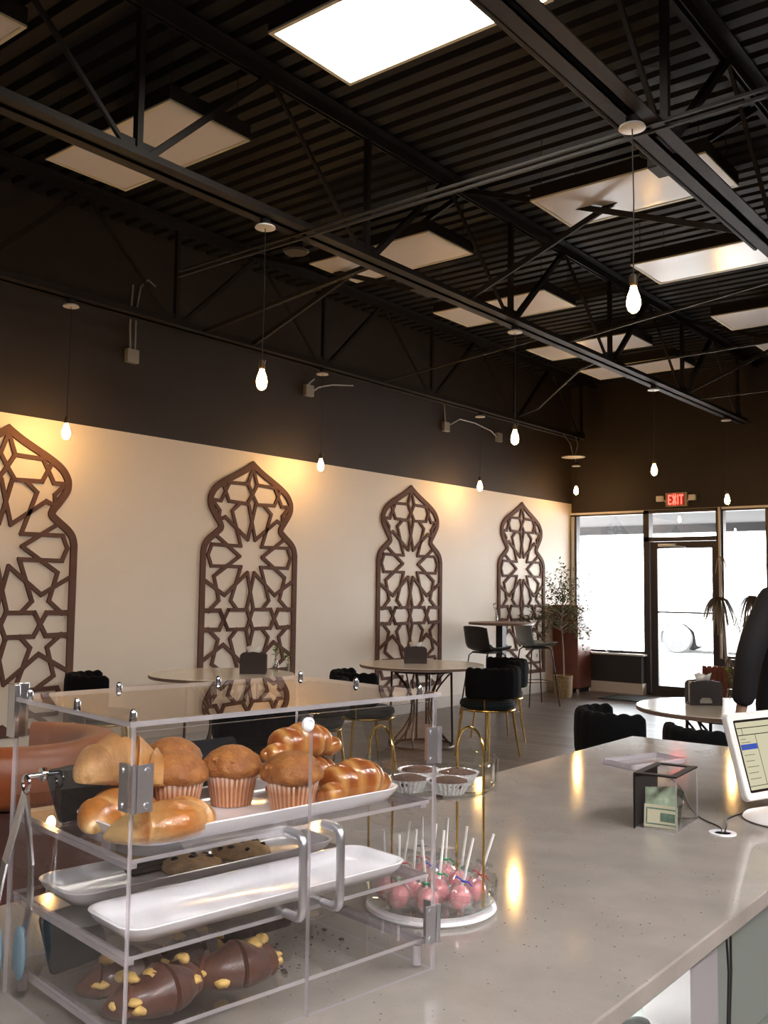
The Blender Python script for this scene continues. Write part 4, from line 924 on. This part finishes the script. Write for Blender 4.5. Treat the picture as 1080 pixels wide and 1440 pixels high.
for s,t,z,rz,sz,lab,sd in ((.412,.066,.001,.1,.86,'dark chocolate croissant with yellow filling, nearest the case corner',1),(.300,.068,.001,-.2,.86,'dark chocolate croissant with yellow filling at the front of the bottom shelf, nearer the loaf',2),
    (.322,.150,0,.15,.82,'dark croissant with yellow filling at the back of the pile, towards the loaf',3),(.408,.142,0,.1,.84,'dark filled croissant right in front of the black card on the bottom shelf',4)):
    c = croissant(Wp(s,t,Z3+.0005+z), RZ+pi+rz, lab, M['choc'], sz, 4, .6, 0, 82, .24, 0, 'filled_croissant', GD, sd); rn = random.Random(sd+20)
    b = MB()
    for k in range(5):
        a = rad(rn.uniform(-62,62)); R = .05*sz; b.blob((R*cos(a)*1.60-R*.6,R*1.66*sin(a)*.9,rn.uniform(.008,.026)),rn.uniform(.006,.012),rn.uniform(.006,.014),rn.uniform(.004,.007),12,8,.10,k)
    for k in range(3): a = rad(rn.uniform(-55,55)); b.blob((R*cos(a)-R*.6,R*1.25*sin(a),.046*sz),.012,.009,.006,9,6,.2,k+30)
    b.build('filling', M['filling'], c, smooth=80)
b = MB(); P = [(x,y) for x,y in rrect(.135,.085,.014,4)]
lv = [(.94,0),(1.0,.008),(1.02,.040),(.95,.050),(.55,.056)]; n = len(P)
vs = [(x*f,y*f,z+(.002*sin(x*90+y*70) if z>.03 else 0)) for f,z in lv for x,y in P]
b.add(vs,[(i*n+k,i*n+(k+1)%n,(i+1)*n+(k+1)%n,(i+1)*n+k) for i in range(4) for k in range(n)]+[tuple(range(n-1,-1,-1)),tuple(4*n+k for k in range(n))])
o = b.build('chocolate_loaf', M['loaf'], None, smooth=50, loc=Wp(.185,.205,Z3+.0005)); o.rotation_euler.z = RZ+pi/2; tag(o,'dark chocolate loaf at the back of the bottom shelf','cake')
rn = random.Random(9); b = MB()
for k in range(46):
    s, t = rn.uniform(.10,.30), rn.uniform(.03,.14); p = Wp(s,t,Z3+.0022); q = rn.choice((.0012,.0016,.002,.0045)); b.blob(p,q,q*.8,min(q*.6,.002),7,5,.2,k)
o = b.build('crumbs', M['loaf']); o['kind'] = 'stuff'; tag(o,'scattered dark crumbs on the bottom shelf in front of the chocolate loaf','crumbs')

# ------------------------------------------------------------------ two-tier stand with cookies and cake pops
SX, SY = -.978, 1.368
st = thing('tiered_stand','two-tier clear stand with brass arch handles beside the pastry case','cake stand',(SX,SY,.9105))
rv, fv = V((.782,.624,0)), V((-.624,.782,0))
b = MB(); b.lathe([(0,0),(.108,0),(.112,.004),(.110,.009),(0,.009)],56); b.build('base_plate', M['ceramic'], st)
def bowl(z, h, nm):
    R = .112; n = 96; b = MB(); vs=[]; fs=[]
    L = [(0,z),(R*.90,z),(R,z+.008),(R+.002,z+h),(R-.001,z+h),(R-.003,z+.010),(R*.88,z+.003),(0,z+.003)]
    b.lathe(L, n); 
    for i in (3,4):
        for k in range(n): x,y,zz = b.v[i*n+k]; b.v[i*n+k] = (x,y,zz+.006*abs(sin(k/n*2*pi*9)))
    return b.build(nm, M['thinglass'], st)
bowl(.0095,.035,'lower_tray'); bowl(.196,.050,'upper_tray')
for s in (-1,1):
    c = rv*(-.088 if s<0 else .066); tv = (rv*.020-fv*.036*(1 if s<0 else .8)); b = MB()
    p0, p1 = c+tv, c-tv; H = .262; pts = [p0+V((0,0,.005)), p0+V((0,0,H))]
    for i in range(1,12): a = pi*i/12; pts.append((p0+p1)/2+(p0-p1)/2*cos(a)+V((0,0,H+.040*sin(a))))
    pts += [p1+V((0,0,H)), p1+V((0,0,.005))]; b.tube(pts,.0023,10); b.build('arch_handle', M['gold'], st)
for k, (dx, dy, lab) in enumerate(((-.040,-.030,'brown cookie in silver foil, front of the upper tier, towards the case'),(.026,-.045,'brown cookie in silver foil, front of the upper tier, away from the case'),(-.02,.045,'brown cookie in a silver foil cup at the back of the upper tier'),(.046,.028,'brown cookie in a silver foil cup beside the far brass handle'))):
    p = V((SX,SY,.9105+.1995))+rv*dx+fv*dy
    t = thing('cookie_in_foil', lab, 'cookie', p, k*.9, 'foil-cupped cookies on the upper tier')
    b = MB(); b.lathe([(0,.0002),(.026,.0005),(.036,.020),(.0375,.022),(.0345,.019),(.025,.003),(0,.003)],96,(0,0,0),0,lambda a,i: 1+(.045*sin(a*26) if i in (2,3,4) else 0)); b.build('foil_cup', M['foil'], t, smooth=25)
    b = MB(); b.lathe([(.024,.004),(.033,.016),(.031,.021),(.015,.026),(0,.027)],36,(0,0,0),0,lambda a,i: 1+.04*sin(4*a+k)+.03*sin(9*a)); b.build('cookie', M['brownie'], t, smooth=60)
PP = [(-.060,-.054),(-.010,-.072),(.048,-.055),(.080,-.012),(-.082,-.004),(.012,-.022),(-.034,.000),(.054,.030),(.0,.036),(-.052,.052),(.030,.074),(-.012,.080)]
where = ['by the near brass handle','at the front beside the case','at the front, most clearly seen','beside the far brass handle','hidden behind the near brass handle','in the middle behind the front one','in the middle towards the case','at the far side of the lower tier','in the middle of the lower tier, towards the back','at the back towards the case','at the very back away from the case','at the very back']
ribs = ['greenribbon','greenribbon','blueribbon','redribbon','greenribbon','greenribbon','redribbon','greenribbon','blueribbon','redribbon','greenribbon','redribbon']
for k, (dx, dy) in enumerate(PP):
    p = V((SX,SY,.9105+.0130))+rv*dx*.94+fv*dy*.94; rn = random.Random(k+3)
    t = thing('cake_pop','pink cake pop with '+ribs[k].replace('ribbon','')+' tie, '+where[k],'cake pop',p,0,'wrapped cake pops on the lower tier')
    lean = V((rn.uniform(-.25,.30),rn.uniform(-.25,.15),1)).normalized(); lean = (lean+rv*.12).normalized(); c = V((0,0,.0195)); r = .0185
    b = MB(); b.blob(c,r,r,r*1.05,24,16,.006,k); b.build('cake_ball', M['cake'], t, smooth=80)
    b = MB(); b.tube([c+lean*r*.8, c+lean*.098],.0023,8); b.build('stick', M['stick'], t)
    X = lean.cross(V((0,1,0))).normalized(); Y = lean.cross(X)
    b = MB(); b.lathe([(.0008,-.0190),(.016,-.0165),(.0225,-.002),(.020,.011),(.011,.021),(.0040,.026),(.0036,.028),(.012,.042),(.015,.047)],44,c,0,lambda a,i: 1+.085*sin(a*7+i*.8+k)+.06*sin(a*13+k),(X,Y,lean)); b.build('clear_wrapper', M['wrapfilm'], t, smooth=25)
    b = MB(); b.lathe([(.0046,.0255),(.0052,.027),(.0046,.0285)],12,c,0,None,(X,Y,lean))
    for s in (-1,1): b.tube([c+lean*.027+X*.004*s, c+lean*.030+X*.012*s+Y*.004, c+lean*.024+X*.018*s],[.0012,.0016,.0008],6)
    b.build('ribbon_tie', M[ribs[k]], t)

# ------------------------------------------------------------------ tip box with bills
tb = thing('tip_box','clear box with black-edged open top holding dollar bills, on the counter','tip box',(-.893,2.115,.9105),rad(4.8))
LX, LY, LH = .049, .168, .122
panel('front_panel',-LX,LX,0,.003,0,LH,tb); panel('side_panel',LX-.003,LX,.0032,LY,0,LH,tb); panel('back_panel',-LX,LX-.0032,LY-.003,LY,0,LH,tb)
panel('base_panel',-LX+.0032,LX-.0032,.0032,LY-.0032,.0002,.003,tb)
b = MB(); b.box(-LX,-LX+.003,.0032,LY-.0032,0,LH); b.box(-LX-.0004,-LX+.004,-.0008,-.0002,0,LH); b.build('black_side', M['blacktrim'], tb)
b = MB(); fr = .017
for q in ((-LX,LX,0,fr),(-LX,LX,LY-fr,LY),(-LX,-LX+fr,fr,LY-fr),(LX-fr,LX,fr,LY-fr)): b.box(*q,LH+.0002,LH+.0035)
b.build('rim', M['blacktrim'], tb)
def bill(loc, rz, tilt, label, w=.085, h=.062, curl=.010, ph=0., face=True):
    t = thing('dollar_bill', label, 'banknote', loc, rz, 'banknotes in the tip box')
    def surf(nm, m, x0,x1,y0,y1,off):
        b = MB(); n=14; vs=[]
        for k in (0,1):
            for i in range(n+1):
                x = x0+(x1-x0)*i/n
                for y in (y0,y1): vs.append((x, curl*sin(x/w*3.2+ph)+sin(tilt)*y-off-k*.0004, cos(tilt)*y))
        o2 = 2*(n+1); fs = [(2*i,2*i+1,2*i+3,2*i+2) for i in range(n)]+[(o2+2*i+2,o2+2*i+3,o2+2*i+1,o2+2*i) for i in range(n)]
        fs += [(2*i,2*i+2,o2+2*i+2,o2+2*i) for i in range(n)]+[(2*i+1,o2+2*i+1,o2+2*i+3,2*i+3) for i in range(n)]+[(0,o2,o2+1,1),(2*n,2*n+1,o2+2*n+1,o2+2*n)]
        b.add(vs,fs); return b.build(nm, m, t, smooth=60)
    surf('paper', M['billcream'] if face else M['bill'], -w/2,w/2,0,h,0)
    if face:
        surf('printed_border', M['billink'], -w/2+.004,w/2-.004,h-.010,h-.007,.0006); surf('printed_border', M['billink'], -w/2+.004,w/2-.004,.006,.009,.0006); surf('printed_border', M['billink'], -w/2+.004,-w/2+.007,.0095,h-.0105,.0006)
        surf('green_print', M['billink'], -w*.02,w*.42,.014,h-.017,.0007)
    return t
def tp(x,y,z=.9142): c,s = cos(rad(4.8)),sin(rad(4.8)); return (-.893+x*c-y*s, 2.115+x*s+y*c, z)
bill(tp(.006,.022), rad(6), .10, 'cream and green banknote facing out at the front of the tip box', .076,.050,.003,1.2)
bill(tp(-.002,.052), rad(24), .18, 'folded green banknote standing behind the front one in the tip box', .070,.085,.010,0,False)
bill(tp(.008,.085), rad(-18), .22, 'curled green banknote at the back of the tip box', .066,.078,.012,2,False)
bill(tp(-.006,.115), rad(8), -.1, 'green banknote standing against the back panel of the tip box', .064,.070,.006,1,False)

# ------------------------------------------------------------------ point-of-sale tablet
ANG = rad(17.7); hv = V((sin(ANG),cos(ANG),0)); nv = V((cos(ANG),-sin(ANG),0)); TL = rad(16)
uv = V((-sin(TL)*nv.x,-sin(TL)*nv.y,cos(TL))); n3 = hv.cross(uv).normalized()
if n3.dot(nv) < 0: n3 = -n3
ps = thing('register_tablet','white point-of-sale tablet on a round base at the counter edge','tablet',(-.69,2.425,.9105))
O3 = V((-.763,2.355,.955))-V(ps.location); TW, TT = .285, .208
def slab(nm, m, x0,x1,y0,y1,d0,d1,r=.004,par=ps,bev=0):
    b = MB(); P = [((x0+x1)/2+x,(y0+y1)/2+y) for x,y in rrect(x1-x0,y1-y0,r,6)]
    b.prism(P, lambda x,y,k: O3+hv*x+uv*y+n3*(d0+(d1-d0)*k)); return b.build(nm, m, par, smooth=40, bevel=bev)
sh_ = slab('shell', M['whitep'], 0,TW,0,TT,-.018,0,.016,ps,.003)
sc_ = slab('screen_bezel', M['screendark'], .018,TW-.018,.018,TT-.018,.0002,.0010,.004)
slab('screen', M['screen'], .022,TW-.022,.024,TT-.024,.0011,.0016,.001)
X0, X1, Y0, Y1 = .022, TW-.022, .024, TT-.024
for (a,c,d,e) in ((X0,X1,Y1-.015,Y1-.013),(X0,X1,Y1-.032,Y1-.030),(X0,X1,Y0+.008,Y0+.0095),(X0+.018,X0+.0195,Y1-.030,Y1-.015),(X0+.065,X0+.0665,Y0+.010,Y1-.032)): slab('screen_rule', M['screendark'], a,c,d,e,.0017,.0020,.0003,sc_)
slab('highlighted_row', M['screenblue'], X0+.001,X0+.064,Y1-.066,Y1-.053,.0017,.0020,.0003,sc_)
for i,(yy,ww) in enumerate(((.040,.020),(.048,.035),(.059,.030),(.078,.040),(.092,.034),(.106,.045),(.120,.038),(.134,.042))):
    slab('row_mark', M['screenline'], X0+.006,X0+.006+ww,Y1-yy-.0012,Y1-yy+.0002,.0021,.0023,.0003,sc_)
b = MB(); b.lathe([(0,0),(.100,0),(.105,.004),(.100,.010),(.075,.018),(.045,.022),(0,.023)],48); b.build('base', M['whitep'], ps)
q = O3+hv*(TW/2)+uv*.06-n3*.018
b = MB(); b.tube([(0.0,.03,.02),(-.02,.05,.045),tuple(q-n3*.012),tuple(q)],[.022,.018,.016,.018],14); b.build('stem', M['whitep'], ps)
for pts, lab in (([(-.776,2.203,.908),(-.790,2.24,.9135),(-.861,2.308,.9130),(-.935,2.43,.9130),(-1.03,2.62,.9130),(-1.13,2.77,.9130)],'thin black cable running from the counter grommet behind the tip box'),
                 ([(-.768,2.203,.908),(-.778,2.25,.918),(-.805,2.33,.9135),(-.80,2.40,.9135),(-.79,2.425,.9140)],'thin black cable looping from the counter grommet to the tablet base')):
    b = MB(); C3 = [V(p) for p in pts]; P = []
    for i in range(len(C3)-1):
        p0,p1,p2,p3 = C3[max(i-1,0)],C3[i],C3[i+1],C3[min(i+2,len(C3)-1)]
        for k in range(6): tt=k/6; P.append(.5*((2*p1)+(p2-p0)*tt+(2*p0-5*p1+4*p2-p3)*tt*tt+(3*p1-p0-3*p2+p3)*tt**3))
    b.tube(P+[C3[-1]],.0021,6); tag(b.build('power_cable', M['blackplastic']), lab, 'cable')
t = thing('document_tray','shallow clear tray lying on the counter behind the tip box','tray',(-1.262,2.915,.9105),rad(-18))
b = MB(); b.prism(rrect(.13,.25,.012,5), lambda x,y,k: (x,y,.0005+.003*k)); b.build('tray_base', M['acedge'], t)
b = MB(); ro, ri = rrect(.13,.25,.012,5), rrect(.118,.238,.008,5); n = len(ro)
vs = [(x,y,z) for z in (.0036,.016) for P in (ro,ri) for x,y in P]
fs = [(k,(k+1)%n,2*n+(k+1)%n,2*n+k) for k in range(n)]+[(n+(k+1)%n,n+k,3*n+k,3*n+(k+1)%n) for k in range(n)]+[(2*n+k,2*n+(k+1)%n,3*n+(k+1)%n,3*n+k) for k in range(n)]+[((k+1)%n,k,n+k,n+(k+1)%n) for k in range(n)]
b.add(vs,fs); b.build('tray_rim', M['acedge'], t)

# ------------------------------------------------------------------ light, world, camera
w = bpy.data.worlds.new('sky'); SC.world = w; w.use_nodes = True; nt = w.node_tree; nt.nodes.clear()
o = N(nt,'ShaderNodeOutputWorld'); bg = N(nt,'ShaderNodeBackground'); bg.inputs['Color'].default_value = (.94,.97,1,1); bg.inputs['Strength'].default_value = WORLD
nt.links.new(bg.outputs[0], o.inputs[0])
def light(name, kind, loc, energy, col, **k):
    d = bpy.data.lights.new(name, kind); d.energy = energy; d.color = col
    for a, v in k.items(): setattr(d, a, v)
    ob = bpy.data.objects.new(name, d); COL.objects.link(ob); ob.location = loc; return ob
sun = light('sun','SUN',(0,-5,30),SUN,(1,.96,.9),angle=rad(1)); sun.rotation_euler = (rad(25),rad(20),0)
for x0, x1, z0, z1 in ((XW,-5.6,.56,2.61),(-5.6,-4.5,0,2.61),(-4.5,-1.2,.56,2.61)):
    p = light('window_portal','AREA',((x0+x1)/2,YW+.12,(z0+z1)/2),1,(1,1,1),shape='RECTANGLE',size=x1-x0,size_y=z1-z0); p.rotation_euler = (rad(-90),0,0); p.data.cycles.is_portal = True

cam = bpy.data.cameras.new('camera'); co = bpy.data.objects.new('camera', cam); COL.objects.link(co); SC.camera = co
yaw, pit, rol = .67299, .07936, .01218
f = V((-sin(yaw)*cos(pit), cos(yaw)*cos(pit), sin(pit))); r0 = V((cos(yaw),sin(yaw),0)); u0 = r0.cross(f)
r = r0*cos(rol)+u0*sin(rol); u = u0*cos(rol)-r0*sin(rol)
co.matrix_world = Mx(((r.x,u.x,-f.x,0),(r.y,u.y,-f.y,0),(r.z,u.z,-f.z,1.45),(0,0,0,1)))
cam.sensor_fit = 'VERTICAL'; cam.sensor_height = 36; cam.sensor_width = 27; cam.lens = 1346.94/1440*36; cam.clip_start = .02; cam.clip_end = 300
vs_ = SC.view_settings; SC.display_settings.display_device = 'sRGB'; vs_.view_transform = 'Standard'; vs_.look = 'None'; vs_.gamma = 1; vs_.exposure = EXPO; vs_.use_curve_mapping = False
cy = SC.cycles; cy.use_denoising = True; cy.max_bounces = 10; cy.transparent_max_bounces = 40; cy.diffuse_bounces = 5; cy.glossy_bounces = 5; cy.transmission_bounces = 6; cy.caustics_reflective = False; cy.caustics_refractive = False; cy.sample_clamp_indirect = 8
try: cy.denoiser = 'OPENIMAGEDENOISE'
except Exception: pass
